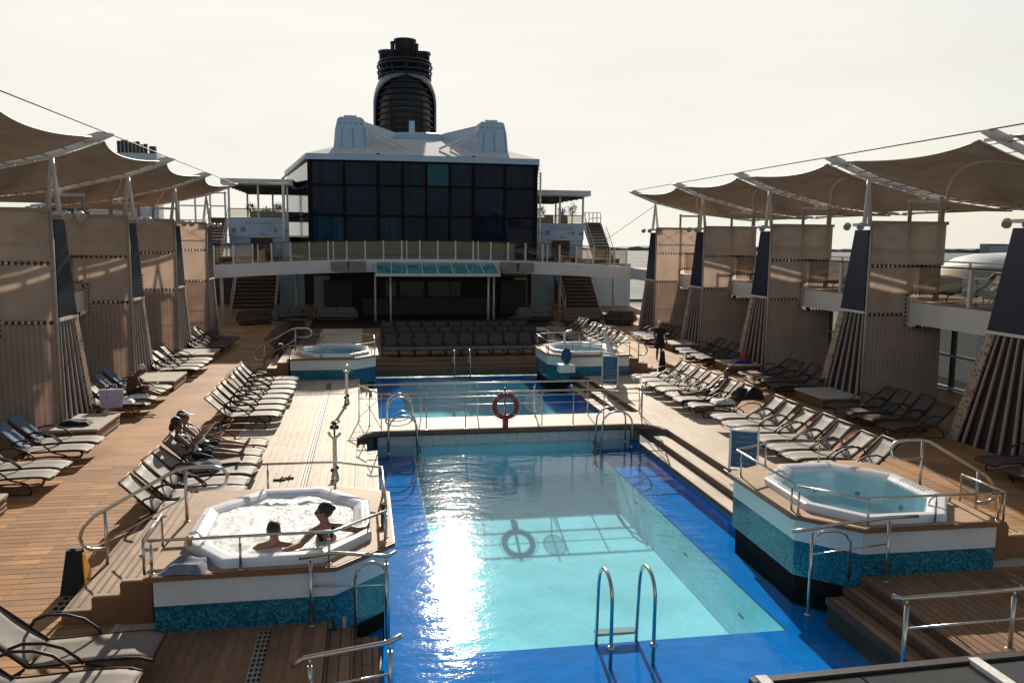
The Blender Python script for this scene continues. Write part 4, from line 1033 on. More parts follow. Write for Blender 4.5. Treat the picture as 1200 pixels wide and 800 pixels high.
# the beam that carries the nearest left and right awnings
def loose_beam(side, y, lb):
    X = lambda d: XC+side*d; ym = y+.3
    t = thing('awning_beam', lb, 'beam', (X(13.9), ym, 5.7))
    b = MB(); b.tube([(X(17.0), ym, 6.28), (X(13.95), ym, 6.62), (X(11.5), ym, 7.18), (X(10.4), ym, 7.6)], [.06, .085, .10, .05], 10); obj('beam', b, 'mast_paint', t)
    for d, z in ((13.95, 6.6), (11.5, 7.1)):
        b = MB(); b.tube([(X(d), ym, 0), (X(d), ym, z)], .06, 8); obj('post', b, 'frame_tan', t)
loose_beam(-1, LY[0], 'white beam carrying the nearest left awning beyond the photo edge')
loose_beam(1, RY[0], 'white beam carrying the nearest right awning beyond the photo edge')
def awning(side, ya, yb, label):
    X = lambda d: XC+side*d
    def zb(d):
        P = ((10.3, 7.6), (11.5, 7.14), (13.95, 6.57), (17.2, 6.2))
        for (a, za), (c, zc) in zip(P[:-1], P[1:]):
            if d <= c: return za+(zc-za)*(d-a)/(c-a)
        return 6.2
    a, c = ya+.3+.52, yb+.3-.52
    def fn(u, v):           # u across the ship, v along
        w = 4*v*(1-v)
        inner = 10.4+.30*w; outer = 17.0-2.3*w
        d = inner+(outer-inner)*u
        h = (-.28*(1-u)**2*3.0*w if u < .35 else 0)
        hh = w*(-.06*math.exp(-((u-0)/.18)**2)+.62*math.exp(-((u-.52)/.30)**2)-.25*math.exp(-((u-1)/.2)**2))
        y = a+(c-a)*v
        return (X(d), y, zb(d)+hh)
    t = thing('awning', label, 'awning', (X(13), (ya+yb)/2, 6.5), 'tan saddle shaped awnings between the beams')
    b = MB(); b.grid(fn, 24, 16); solidify(obj('membrane', b, 'awning', t), .01)
    b = MB(); b.tube([Vector(fn(.52, v/14))-Vector((0, 0, .05)) for v in range(15)], .055, 8); obj('arch', b, 'mast_paint', t)
    b = MB(); b.tube([fn(0, v/14) for v in range(15)], .025, 6); b.tube([fn(1, v/14) for v in range(15)], .025, 6); b.tube([fn(u/10, 0) for u in range(11)], .02, 6); b.tube([fn(u/10, 1) for u in range(11)], .02, 6); obj('edge_rope', b, 'frame_tan', t)
    b = MB()
    for q in range(14):
        u = (q+.5)/14
        for v, yy in ((0, ya+.3), (1, yb+.3)):
            p = Vector(fn(u, v)); b.tube([p, (p.x, yy, p.z)], .012, 4)
    o = obj('edge_ties', b, 'lace', t); o['kind'] = 'stuff'
names = ('nearest', 'second', 'third', 'fourth', 'farthest')
for i in range(5): awning(1, RY[i], RY[i+1], f'tan stretched awning, {names[i]} of the five on the right side')
for i in range(4): awning(-1, LY[i], LY[i+1], f'tan stretched awning, {("nearest", "second", "third", "farthest")[i]} of the four on the left side')
def cable(name, pts, r, label):
    b = MB(); b.tube(pts, r, 5); tag(obj(name, b, 'lace', loc=pts[0]), label, 'cable')
cable('stay_cable', [(XC+10.2, y+.3, 7.74) for y in [4]+RY+[50]][:-1], .018, 'thin cable linking the tips of the right beams')
cable('stay_cable', [(XC-10.2, y+.3, 7.74) for y in [8]+LY], .018, 'thin cable linking the tips of the left beams')
cable('stay_cable', [(XC+11.5, 43.4, 7.0), (XC+10.5, 50, 5.0)], .014, 'thin stay running down from the farthest right mast to the bridge')
cable('stay_cable', [(XC-10.2, 43.6, 7.7), (XC-8.2, 60, 8.8)], .014, 'thin stay running up from the farthest left beam to the glass lounge')
for i in (1, 2, 3, 4):
    y = RY[i]; cable('stay_cable', [(XC+13.95, y+.3, 6.1), (XC+17, y+3.3, 6.6), (XC+17, y+6.2, 6.2)], .014, f'thin brace wire behind the {ORD[i]} right beam')
    cable('outer_strut', [(XC+17, y+.4, 6.3), (XC+17.0, y+6.5, 6.3)], .05, f'outer strut joining the {ORD[i]} and {ORD[i+1]} right beams')
# ------------------------------------------------------------------ upper side decks
for side in (1, -1):
    X = lambda d: XC+side*d
    b = MB(); b.box(X(13.02), X(17), 8, 52, 3.25, 3.35); struct('upper_deck', b, 'plank_pale' if side > 0 else 'teak_cross')
    b = MB(); b.box(X(13), X(13.3), 8, 52, 2.68, 3.249); b.box(X(12.98), X(13.0), 8, 52, 2.66, 3.33); struct('upper_deck_fascia', b, 'white_paint')
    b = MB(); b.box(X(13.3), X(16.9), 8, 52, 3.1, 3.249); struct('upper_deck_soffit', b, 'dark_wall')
    Y_ = RY if side > 0 else LY
    lb = 'right' if side > 0 else 'left'
    for k, y in enumerate(Y_[:-1]):
        if side < 0 and k == 0: pass
        t = thing('clear_rail', f'{ORD[k]} clear rail section from the camera along the {lb} upper deck edge', 'railing', (X(13.1), y+3.4, 3.35), 'clear rails along the upper deck edges')
        y0, y1 = y+.25, y+6.4
        b = MB(); b.bar((X(13.1), y0-.8, 4.46), (X(13.1), y1, 4.46), .07, .05); obj('top_rail', b, 'lace', t)
        for yy in (y+.7, y+4.1):
            b = MB(); b.box(X(13.05), X(13.15), yy, yy+.10, 3.34, 4.43); obj('post', b, 'white_paint', t)
        for (p, q) in ((y0, y+.68), (y+.82, y+2.4), (y+2.42, y+4.08), (y+4.22, y1)):
            b = MB(); b.box(X(13.09), X(13.105), p, q, 3.4, 4.42); obj('pane', b, 'rail_glass', t)
    # outer bulwark rail and side windows below
    t = thing('outer_rail', f'pale outer rail of the {lb} upper deck', 'railing', (X(16.9), 30, 3.35))
    b = MB(); b.bar((X(16.9), 8, 4.5), (X(16.9), 52, 4.5), .08, .06); obj('top_rail', b, 'white_paint', t)
    for k in range(23):
        b = MB(); b.box(X(16.87), X(16.93), 8+2*k, 8.06+2*k, 3.35, 4.47); obj('post', b, 'white_paint', t)
    b = MB(); b.box(X(16.89), X(16.9), 8, 52, 3.4, 4.4); obj('glazing', b, 'rail_glass', t)
    t = thing('side_windows', f'long glazed wind screen behind the loungers on the {lb} side', 'window wall', (X(16.5), 30, 0))
    for k in range(22):
        y = 8+2*k
        b = MB(); b.box(X(16.45), X(16.6), y, y+.12, 0, 3.1); obj('mullion', b, 'dark_wall', t)
        for z0, z1 in ((.15, 1.2), (1.28, 2.2), (2.28, 3.05)):
            b = MB(); b.box(X(16.5), X(16.52), y+.14, y+1.98, z0, z1); obj('pane', b, 'rail_glass', t)
    b = MB()
    for z in (.05, 1.2, 2.2): b.box(X(16.44), X(16.62), 8, 52, z, z+.08)
    obj('transom', b, 'blue_white', t)
# ------------------------------------------------------------------ curved bridge across the aft end
def arch_z(x):   # camber of the bridge
    f = (x-XC)/12.5; return 3.85-.42*f*f
t = thing('bridge_deck', 'white curved bridge deck crossing in front of the glass lounge', 'bridge', (XC, 53, 3.4))
def bridge_strip(y0, y1, dz0, dz1, n=24, x0=-13.6, x1=12.6):
    b = MB()
    for i in range(n):
        a = x0+(x1-x0)*i/n; c = x0+(x1-x0)*(i+1)/n; za, zc = arch_z(a), arch_z(c)
        ya = y0; b.hexa([(a, y0, za+dz0), (c, y0, zc+dz0), (c, y1, zc+dz0), (a, y1, za+dz0)], [(a, y0, za+dz1), (c, y0, zc+dz1), (c, y1, zc+dz1), (a, y1, za+dz1)])
    return b
obj('fascia', bridge_strip(52, 52.25, -.78, 0.0), 'white_paint', t)
obj('deck', bridge_strip(52.26, 59.6, -.12, -.02), 'teak_cross', t)
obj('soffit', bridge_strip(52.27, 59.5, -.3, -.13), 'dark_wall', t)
t = thing('bridge_rail', 'long glass paned rail with white posts along the curved bridge', 'railing', (XC, 52.1, 3.8))
n = 23
for i in range(n+1):
    x = -13.2+25.4*i/n
    b = MB(); w = .09; b.box(x-w/2, x+w/2, 52.02, 52.12, arch_z(x)-.1, arch_z(x)+1.13); obj('post', b, 'white_paint', t)
    if i % 4 == 2: b = MB(); b.box(x+.28, x+.34, 52.02, 52.12, arch_z(x)-.1, arch_z(x)+1.13); obj('post', b, 'white_paint', t)
    if i < n:
        x2 = -13.2+25.4*(i+1)/n
        b = MB(); b.hexa([(x+.07, 52.06, arch_z(x)+.08), (x2-.07, 52.06, arch_z(x2)+.08), (x2-.07, 52.075, arch_z(x2)+.08), (x+.07, 52.075, arch_z(x)+.08)],
                         [(x+.07, 52.06, arch_z(x)+1.08), (x2-.07, 52.06, arch_z(x2)+1.08), (x2-.07, 52.075, arch_z(x2)+1.08), (x+.07, 52.075, arch_z(x)+1.08)]); obj('pane', b, 'rail_glass', t)
        b = MB(); b.bar((x, 52.07, arch_z(x)+1.15), (x2, 52.07, arch_z(x2)+1.15), .08, .05); obj('top_rail', b, 'bronze_tube', t)
        b = MB(); b.bar((x+.07, 52.07, arch_z(x)+.05), (x2-.07, 52.07, arch_z(x2)+.05), .03, .04); obj('bottom_rail', b, 'bronze_tube', t)
# speakers
for k, (x, r) in enumerate(((-5.9, -12), (-4.85, 4), (4.45, -2), (5.6, 12))):
    z = arch_z(x)-.62; b = MB(); c, s_ = math.cos(R_(r)), math.sin(R_(r))
    def q(dx, dy): return (x+dx*c-dy*s_, 51.7+dx*s_+dy*c)
    b.hexa([(*q(-.5, .0), z-.05), (*q(.5, 0), z-.05), (*q(.5, .4), z), (*q(-.5, .4), z)], [(*q(-.5, -.12), z+.5), (*q(.5, -.12), z+.5), (*q(.5, .4), z+.55), (*q(-.5, .4), z+.55)])
    lab = ('outer', 'inner', 'inner', 'outer')[k]+' of the two grey loudspeakers '+('left' if k < 2 else 'right')+' of the glass canopy'
    t = thing('loudspeaker', lab, 'loudspeaker', (x, 51.7, z), 'grey loudspeakers on the bridge edge'); bevel(obj('cabinet', b, 'speaker', t), .02)
# glass canopy on posts
t = thing('glass_canopy', 'green glass canopy with white ribs on thin posts in front of the bar', 'canopy', (-.3, 50.5, 0))
x0, x1 = -3.75, 3.55; n = 8
for i in range(n):
    a = x0+(x1-x0)*i/n+.05; c = x0+(x1-x0)*(i+1)/n-.05
    b = MB(); b.hexa([(a, 49.6, 3.02), (c, 49.6, 3.02), (c, 52.0, 3.62), (a, 52.0, 3.62)], [(a, 49.6, 3.04), (c, 49.6, 3.04), (c, 52.0, 3.64), (a, 52.0, 3.64)]); obj('pane', b, 'canopy_glass', t)
for i in range(n+1):
    a = x0+(x1-x0)*i/n; b = MB(); b.bar((a, 49.6, 3.03), (a, 52, 3.63), .06, .08); obj('rib', b, 'canopy_glass_frame', t)
b = MB(); b.box(x0-.05, x1+.05, 49.45, 49.58, 2.9, 3.06); obj('front_beam', b, 'white_paint', t)
for (x, y, z) in ((-2.87, 51.2, 3.3), (3.05, 50.8, 3.2), (-3.78, 52.4, 3.4), (3.63, 52.4, 3.4)):
    b = MB(); b.tube([(x, y, 0), (x, y, z)], .065, 10); obj('post', b, 'white_paint', t)
for i in range(4):
    x = -2.4+i*1.5; b = MB(); b.tube([(x, 50.6, 3.15), (x, 50.5, 2.95)], .03, 6); b.tube([(x, 50.5, 2.95), (x+.05, 50.35, 2.7)], .11, 8); tag(obj('spot_lamp', b, 'lamp_black', loc=(x, 50.5, 3.1)), f'dark stage spotlight under the glass canopy, {ORD[i]} from the left', 'spotlight', 'stage spotlights under the canopy')
for k, (x, y) in enumerate(((-9.0, 58.5), (9.3, 58.5), (13.4, 58.8), (-12.9, 52.6))):
    b = MB(); b.tube([(x, y, 0), (x, y, 3.5)], .10, 10); b.box(x-.13, x+.13, y-.13, y+.13, 0, .05)
    tag(obj('column', b, 'white_paint', loc=(x, y, 0)), ('white column right of the left stairs', 'white column left of the right stairs', 'white column at the far right under the bridge', 'white column behind the farthest left screen')[k], 'column', 'white columns under the bridge')
# walls and bar below the bridge
t = thing('bar_wall', 'dark recessed wall with bar and blue windows under the bridge', 'wall', (XC, 62, 0))
b = MB(); b.box(-7.9, 7.6, 61.0, 61.3, 0, 3.6); obj('wall', b, 'dark_wall', t)
b = MB(); b.box(-16.4, -7.9, 66.0, 66.3, 0, 3.6); obj('wall', b, 'dark_wall', t)
b = MB(); b.box(7.6, 16, 66.0, 66.3, 0, 3.6); obj('wall', b, 'dark_wall', t)
for k, x in enumerate((-2.6, -1.1, .9, 2.1)):
    wdt = (.8, 1.7, 1.6, .7)[k]; b = MB(); b.box(x-wdt/2, x+wdt/2, 60.95, 60.99, .6, 2.0); wi = obj('window', b, 'far_blue', t)
    b = MB(); b.box(x-wdt/2-.06, x+wdt/2+.06, 60.96, 60.995, .52, .58); obj('sill', b, 'dark_wall', wi)
b = MB(); b.box(-8.0, -6.9, 60.9, 60.98, 0, 2.4); obj('door', b, 'blue_white', t)
b = MB(); b.box(6.4, 7.4, 60.9, 60.98, 0, 2.3); obj('door', b, 'blue_white', t)
b = MB(); b.box(5.6, 7.4, 60.85, 60.94, 2.45, 2.95); obj('pale_panel', b, 'cream_deck', t)  # plain cream coloured panel above the right door
for (x0, x1, y, mt) in ((-10.4, -8.7, 61.1, 'blue_white'), (7.8, 9.5, 61.1, 'blue_white'), (12.9, 16.0, 63, 'white_paint')):
    b = MB(); b.box(x0, x1, y, y+.1, 0, 3.3); obj('wall_panel', b, mt, t)
t = thing('bar_counter', 'dark wooden bar counter behind the canopy posts', 'bar', (-.3, 57, 0))
b = MB(); b.box(-4.6, 4.4, 56.6, 57.3, 0, 1.05); obj('front', b, 'dark_wall', t)
b = MB(); b.box(-4.7, 4.5, 56.5, 57.4, 1.05, 1.12); obj('counter_top', b, 'nose_dark', t)
b = MB(); b.box(-4.6, 4.4, 56.55, 56.59, 2.45, 2.6); obj('header', b, 'dark_wall', t)
for k, x in enumerate((-6.2, 5.6)):
    b = MB(); b.box(x-.9, x+.9, 56.5, 56.9, 0, 2.3); tag(obj('bar_partition', b, 'dark_wall', loc=(x, 56.7, 0)), ('dark panel partition left of the bar', 'dark panel partition right of the bar')[k], 'partition')
# stairs up to the bridge
def stairs(x0, x1, ya, za, n, dy, dz, label, mat='stair_wood', rails=True, cat='stairs'):
    t = thing('staircase', label, cat, ((x0+x1)/2, ya, za))
    for i in range(n):
        y = ya+i*dy; z = za+(i+1)*dz
        b = MB(); b.box(x0, x1, y, y+dy+.02, z-.05, z); obj('tread', b, mat, t)
        b = MB(); b.box(x0+.02, x1-.02, y+dy-.0, y+dy+.02, z+.003, z+dz-.055); obj('riser', b, 'dark_wall', t)
    for x in (x0-.04, x1+.04):
        b = MB(); b.bar((x, ya-.1, za+.05), (x, ya+n*dy, za+n*dz), .05, .25); obj('stringer', b, 'mast_paint', t)
        if rails:
            b = MB(); b.tube([(x, ya-.1, za), (x, ya-.1, za+1.0), (x, ya+n*dy, za+n*dz+1.0)], .03, 6); b.tube([(x, ya-.1, za+.5), (x, ya+n*dy, za+n*dz+.5)], .015, 5); obj('handrail', b, 'mast_paint', t)
    return t
stairs(-13.3, -10.5, 58.8, 0, 14, .3, .245, 'wooden staircase rising to the bridge on the left')
stairs(9.8, 12.3, 58.6, 0, 14, .3, .245, 'wooden staircase rising to the bridge on the right')
# sofas and round tables in the shade
def sofa(x, y, w, rot, label, dark=False):
    t = thing('sofa', label, 'sofa', (x, y, 0), 'low sofas in the shade under the bridge')
    c, s_ = math.cos(R_(rot)), math.sin(R_(rot))
    def bx(nm, a0, a1, b0, b1, z0, z1, mt):
        m_ = MB(); P = [(a0, b0), (a1, b0), (a1, b1), (a0, b1)]; P = [(x+a*c-q*s_, y+a*s_+q*c) for a, q in P]
        m_.hexa([(*p, z0) for p in P], [(*p, z1) for p in P]); bevel(obj(nm, m_, mt, t), .05, 3)
    mt = 'furniture_dark' if dark else 'furniture'
    bx('base', -w/2, w/2, -.4, .4, .02, .25, 'dark_wall')
    k = max(1, int(w/.8))
    for i in range(k):
        a0 = -w/2+w*i/k+.01; a1 = -w/2+w*(i+1)/k-.01
        bx('seat_cushion', a0, a1, -.42, .3, .26, .44, mt); bx('back_cushion', a0, a1, .22, .46, .40, .82, mt)
    bx('armrest', -w/2-.14, -w/2-.01, -.4, .44, .2, .62, mt); bx('armrest', w/2+.01, w/2+.14, -.4, .44, .2, .62, mt)
for (x, y, w, r, lb, dk) in ((-9.0, 53.2, 1.8, 25, 'sofa left of the canopy, beside the left column', False), (-6.2, 52.6, 2.4, -5, 'wide curved back sofa just left of the canopy post', False), (-10.8, 50.8, 1.7, 40, 'dark sofa at the foot of the left stairs', True),
                             (6.2, 51.8, 2.2, 0, 'sofa just right of the canopy post', False), (8.9, 50.6, 2.4, -15, 'sofa in front of the right stairs', False), (10.9, 49.0, 1.6, -30, 'dark sofa below the right stairs', True)):
    sofa(x, y, w, r, lb, dk)
for k, (x, y) in enumerate(((-8.4, 49.8), (7.9, 48.6), (4.9, 50.2))):
    b = MB(); b.lathe([(.5, 0), (.55, .1), (.5, .32), (.62, .34), (.62, .38)], (x, y, 0), 20); tag(obj('round_table', b, 'furniture_dark', loc=(x, y, 0)), ('low round table before the left sofas', 'low round table before the right stairs', 'low round table right of the canopy')[k], 'table')
# ------------------------------------------------------------------ glass lounge
t = thing('glass_lounge', 'tall dark glass fronted lounge block behind the curved bridge', 'building', (XC, 68, 3.6))
zb_, ztp = 3.55, 10.42
rows = [3.6, 4.55, 6.62, 8.72, 10.36]
bays = [(-8.05, -3.48, 60.25, 60.0, 2), (-3.42, 3.22, 60.0, 60.0, 4), (3.28, 7.78, 60.0, 60.3, 2)]
for (xa, xb, ya, yb, n) in bays:
    for i in range(n):
        f0, f1 = i/n, (i+1)/n
        a = xa+(xb-xa)*f0+.09; c = xa+(xb-xa)*f1-.09; y0 = ya+(yb-ya)*f0; y1 = ya+(yb-ya)*f1
        for z0, z1 in zip(rows[:-1], rows[1:]):
            b = MB(); e = random.uniform(-.006, .006)
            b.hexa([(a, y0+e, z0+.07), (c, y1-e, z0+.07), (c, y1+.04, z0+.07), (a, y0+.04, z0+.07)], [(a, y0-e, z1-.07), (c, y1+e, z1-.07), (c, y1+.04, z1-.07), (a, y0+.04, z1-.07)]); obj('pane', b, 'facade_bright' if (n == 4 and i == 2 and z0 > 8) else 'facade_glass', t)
        if i: b = MB(); b.box(a-.15, a-.03, y0-.05, y0+.05, zb_, ztp); obj('mullion', b, 'mullion', t)
    for z in rows: b = MB(); b.bar((xa, ya-.03, z), (xb, yb-.03, z), .12, .10); obj('transom', b, 'mullion', t)
for x, y, w in ((-8.12, 60.25, .28), (-3.45, 59.95, .22), (3.25, 59.95, .22), (7.83, 60.3, .22)):
    b = MB(); b.box(x-w/2, x+w/2, y-.12, y+.1, zb_, ztp+(.5 if abs(x) < 5 else 0)); obj('mullion', b, 'mullion', t)
for side, x0, x1 in ((-1, -8.2, -11.2), (1, 7.95, 11.2)):
    for k in range(5):
        f0, f1 = k/5, (k+1)/5
        for z0, z1 in ((3.6, 6.6), (6.7, 8.9), (9.0, 10.4)):
            b = MB(); a = x0+(x1-x0)*f0; c = x0+(x1-x0)*f1; ya = 60.3+17*f0+.1; yc = 60.3+17*f1-.1
            b.hexa([(a, ya, z0), (c, yc, z0), (c-side*.06, yc, z0), (a-side*.06, ya, z0)], [(a, ya, z1), (c, yc, z1), (c-side*.06, yc, z1), (a-side*.06, ya, z1)]); obj('side_pane', b, 'facade_glass', t)
b = MB(); b.prism([(-8.0, 60.4), (7.75, 60.4), (11, 77), (-11, 77)], 3.56, 10.3); obj('core', b, 'dark_void', t)
# white roof: fascia band and shallow hipped top
b = MB(); out = [(-8.35, 60.1), (-3.45, 59.8), (3.3, 59.8), (8.05, 60.15), (11.4, 77.5), (-11.4, 77.5)]; b.prism(out, 10.43, 10.82); obj('roof_edge', b, 'blue_white', t)
b = MB(); inn = [(-4.5, 68), (-1.8, 67), (1.8, 67), (4.3, 68), (5, 77.5), (-5, 77.5)]
vs = [(x, y, 10.83) for x, y in out]+[(x, y, 12.75) for x, y in inn]
b.add(vs, [(i, (i+1) % 6, 6+(i+1) % 6, 6+i) for i in range(6)]+[tuple(range(6, 12))]); obj('roof', b, 'roof_white', t)
b = MB(); b.lathe([(4.2, 0), (4.2, .5), (3.6, .8), (1, .95)], (0.2, 71.5, 12.6), 24); obj('roof_drum', b, 'blue_white', t)
# roof ducts with struts
def duct(side, label):
    cx = -5.35 if side < 0 else 5.0
    t = thing('roof_duct', label, 'duct', (cx, 63, 10.9), 'white ducts on the lounge roof')
    secs = [(63.0, cx, 1.28, 10.95, 11.6, 12.9, 13.75, 1.0), (64.6, cx-side*.2, 1.25, 11.1, 11.8, 12.9, 13.7, .95), (68.2, cx-side*2.6, 1.2, 11.8, 12.3, 12.8, 13.4, .8)]
    b = MB(); vs = []
    for (y, x, w, z0, z1, z2, z3, tw) in secs:
        vs += [(x-w, y, z0), (x+w, y, z0), (x+w*.96, y, z1), (x+w*.86, y, z2), (x+w*.72, y, z3-.12), (x+w*.55, y, z3), (x-w*.55, y, z3), (x-w*.72, y, z3-.12), (x-w*.86, y, z2), (x-w*.96, y, z1)]
    n = 10; fs = [tuple(range(n))[::-1]] + [tuple(range(2*n, 3*n))]
    for s_ in range(2):
        for i in range(n): fs.append((s_*n+i, s_*n+(i+1) % n, (s_+1)*n+(i+1) % n, (s_+1)*n+i))
    b.add(vs, [f[::-1] for f in fs]); bevel(obj('hood', b, 'blue_white', t), .06)
    b = MB()
    for i in range(5): b.ball((cx-.75+i*.38, 62.98, 13.3), (.06, .05, .06), 6, 5)
    o = obj('bolt_row', b, 'funnel_grey', t)
    b = MB(); b.box(cx-.45, cx+.45, 63.3, 64.4, 13.74, 13.9); obj('lid', b, 'white_paint', t)
    for k in range(6):
        b = MB(); b.bar((cx-1.15+k*.45, 62.97, 11.2), (cx-.98+k*.38, 62.97, 13.0), .03, .03); obj('seam', b, 'funnel_grey', t) if k % 2 else None
    for (dx, dz, tx) in ((0, 0, 2.9), (.1, -.25, 2.1)):
        b = MB(); b.tube([(cx-side*1.1, 62.9, 13.0+dz), (cx-side*(1.1+tx), 62.2, 11.55)], .08, 7); obj('strut', b, 'mast_paint', t)
duct(-1, 'white duct hood on the left of the lounge roof'); duct(1, 'white duct hood on the right of the lounge roof')
b = MB(); b.box(-.4, .1, 78, 78.4, 13.2, 15.6); tag(obj('roof_box', b, 'blue_white', loc=(-.2, 78, 13)), 'small pale box at the foot of the black funnel', 'box')
# ladder and corner posts
for x, lb in ((8.15, 'tall thin white ladder post at the right corner of the glass lounge'), (-9.95, 'tall white post at the left corner of the glass lounge')):
    y = 60.2 if x > 0 else 60.8
    t = thing('corner_ladder', lb, 'post', (x, y, 3.5))
    b = MB(); b.tube([(x, y, 3.5), (x, y, 9.2 if x < 0 else 9.9)], .11 if x < 0 else .07, 8); obj('post', b, 'mast_paint', t)
    if x > 0:
        for i in range(8): b = MB(); b.tube([(x-.25, y, 8.6+i*.25), (x, y, 8.6+i*.25)], .02, 5); obj('rung', b, 'mast_paint', t)
    else:
        b = MB(); b.tube([(x, y, 9.15), (-8.3, 60.3, 10.6)], .07, 7); obj('brace', b, 'mast_paint', t)
# ------------------------------------------------------------------ funnel
fx, fy = -.42, 86
t = thing('ship_funnel', 'black louvred ship funnel with a grey collar and three stacks, behind the lounge', 'funnel', (fx, fy, 12))
b = MB(); b.lathe([(2.6, 0), (2.6, 6.5), (2.4, 7.7), (2.2, 8.4), (2.0, 8.7)], (fx, fy, 12), 36, 1, 1.4); obj('core', b, 'funnel_black', t)
for k in range(13):
    z = 12.9+k*.58; r = 2.8 if z < 18.3 else 2.8-.13*(z-18.3)**2
    b = MB(); b.lathe([(r-.3, 0), (r, .03), (r+.02, .12), (r-.25, .26)], (fx, fy, z), 36, 1, 1.4); obj('louver', b, 'funnel_black', t)
for k in range(5):
    x = fx-1.6+k*.8; b = MB(); b.bar((x, fy-3.7+abs(x-fx)*.35, 13), (x, fy-3.55+abs(x-fx)*.35, 18.4), .12, .12); obj('rib', b, 'funnel_black', t)
for side in (-1, 1):
    def shell(u, v):
        z = 12.5+8.1*u
        r = 3.0 if z < 18.2 else 3.0-.12*(z-18.2)**2
        # arch opening facing the camera: half angle shrinks to zero near the top
        h = R_(84)*math.sqrt(max(0, 1-((z-12.5)/8.0)**5.0))
        a0 = -PI/2+side*h; a1 = PI/2
        if side < 0: a0 = -PI/2-h; a1 = -PI*1.5
        a = a0+(a1-a0)*v
        return (fx+r*math.cos(a), fy+r*1.45*math.sin(a), z)
    b = MB(); b.grid(shell, 22, 20); solidify(obj('collar_shell', b, 'funnel_grey', t), .22)
for z, r in ((20.8, 2.5), (21.2, 2.62), (21.75, 2.66), (22.1, 2.55)):
    b = MB(); b.tube([(fx+r*math.cos(a), fy+1.3*r*math.sin(a), z) for a in [2*PI*i/30 for i in range(30)]], .11, 6, closed=True); obj('ring_rail', b, 'funnel_black', t)
for i in range(12):
    a = 2*PI*i/12; b = MB(); b.tube([(fx+2.55*math.cos(a), fy+3.3*math.sin(a), 20.5), (fx+2.6*math.cos(a), fy+3.35*math.sin(a), 22.1)], .07, 5); obj('rail_post', b, 'funnel_black', t)
for (dx, dy, r, h) in ((0, -1.0, .98, 24.1), (-1.5, .2, .98, 23.2), (1.5, .2, .98, 23.2), (-1.2, -.8, .2, 23.9), (1.15, -.8, .16, 23.8)):
    b = MB(); b.lathe([(r, 0), (r, h-19.6), (r*1.12, h-19.5), (r*1.12, h-19.3), (r*.9, h-19.25)], (fx+dx, fy+dy, 19.4), 20); obj('stack', b, 'funnel_black' if dx == 0 else 'navy_panel', t)
# ------------------------------------------------------------------ cafe terraces either side
def text(s, name, size, loc, mat, parent, depth=.01):
    cu = bpy.data.curves.new('lettering', 'FONT'); cu.body = s; cu.size = size; cu.extrude = depth; cu.align_x = 'CENTER'; cu.space_character = 1.12
    o = bpy.data.objects.new('tmp', cu); COL.objects.link(o); dg = bpy.context.evaluated_depsgraph_get()
    me = bpy.data.meshes.new_from_object(o.evaluated_get(dg)); bpy.data.objects.remove(o)
    me.transform(Matrix.Rotation(PI/2, 4, 'X')); me.materials.clear(); me.materials.append(MATS[mat]); me.name = name
    o = bpy.data.objects.new(name, me); COL.objects.link(o); o.parent = parent; o.location = Vector(loc)-ORG[parent.name]; ORG[o.name] = ORG[parent.name]
    return o
def cafe(xa, xb, y, ztop, zroof, label, side):
    t = thing('cafe_terrace', label, 'terrace', ((xa+xb)/2, y+4, 3.6), 'open roofed terraces beside the glass lounge')
    b = MB(); b.box(xa, xb, y, y+.2, 5.15, ztop); obj('parapet', b, 'blue_white', t)
    b = MB(); b.box(xa, xb, y+.25, y+12, 3.4, 5.1); obj('lower_wall', b, 'blue_white', t)
    b = MB(); b.box(xa, xb, y+.05, y+.24, 5.05, 5.14); obj('ledge', b, 'mast_paint', t)
    w = xb-xa
    b = MB(); b.box(xa+w*.35, xa+w*.72, y+.18, y+.245, 3.5, 5.0); obj('dark_door', b, 'dark_wall', t)
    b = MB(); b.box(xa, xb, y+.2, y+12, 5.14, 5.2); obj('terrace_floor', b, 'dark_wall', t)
    b = MB(); b.hexa([(xa-.4, y-.5, zroof), (xb+.4, y-.5, zroof), (xb+.4, y+12.5, zroof), (xa-.4, y+12.5, zroof)], [(xa-.4, y-.5, zroof+.42), (xb+.4, y-.5, zroof+.42), (xb+.4, y+12.5, zroof+.5), (xa-.4, y+12.5, zroof+.5)]); obj('roof', b, 'mast_paint', t)
    for i in range(7): b = MB(); b.bar((xa, y+.3+i*1.8, zroof-.12), (xb, y+.3+i*1.8, zroof-.12), .1, .18); obj('roof_joist', b, 'dark_wall', t)
    for x in (xa+.08, (xa+xb)/2, xb-.08):
        b = MB(); b.box(x-.07, x+.07, y+.02, y+.16, ztop, zroof); obj('post', b, 'mast_paint', t)
        b = MB(); b.box(x-.07, x+.07, y+10, y+10.14, 5.2, zroof); obj('post', b, 'mast_paint', t)
    b = MB(); b.bar((xa, y+.1, ztop+.62), (xb, y+.1, ztop+.62), .06, .06); obj('rail', b, 'lace', t)
    b = MB(); b.bar((xa, y+11.9, ztop+.3), (xb, y+11.9, ztop+.3), .06, .9); obj('back_parapet', b, 'dark_wall', t)
    b = MB(); b.box(xa+.1, xb-.1, y+.09, y+.1, ztop+.04, ztop+.6); obj('pane', b, 'rail_glass', t)
    text('oceanview', 'lettering', .42, (xa+w*.52, y-.015, ztop-.52), 'frame_tan', t); text('CAFE', 'lettering', .24, (xa+w*.7, y-.015, ztop-.85), 'yellow', t)
    for fx_, ww, hh in ((.06, .3, .3), (.20, .36, .36), (.75, .22, .28), (.9, .34, .24), (.5, .5, .08)):
        b = MB(); b.box(xa+w*fx_, xa+w*fx_+ww, y-.03, y-.01, 5.45 if hh > .1 else 5.25, 5.45+hh if hh > .1 else 5.33); obj('wall_sign', b, 'funnel_grey', t)
    return t
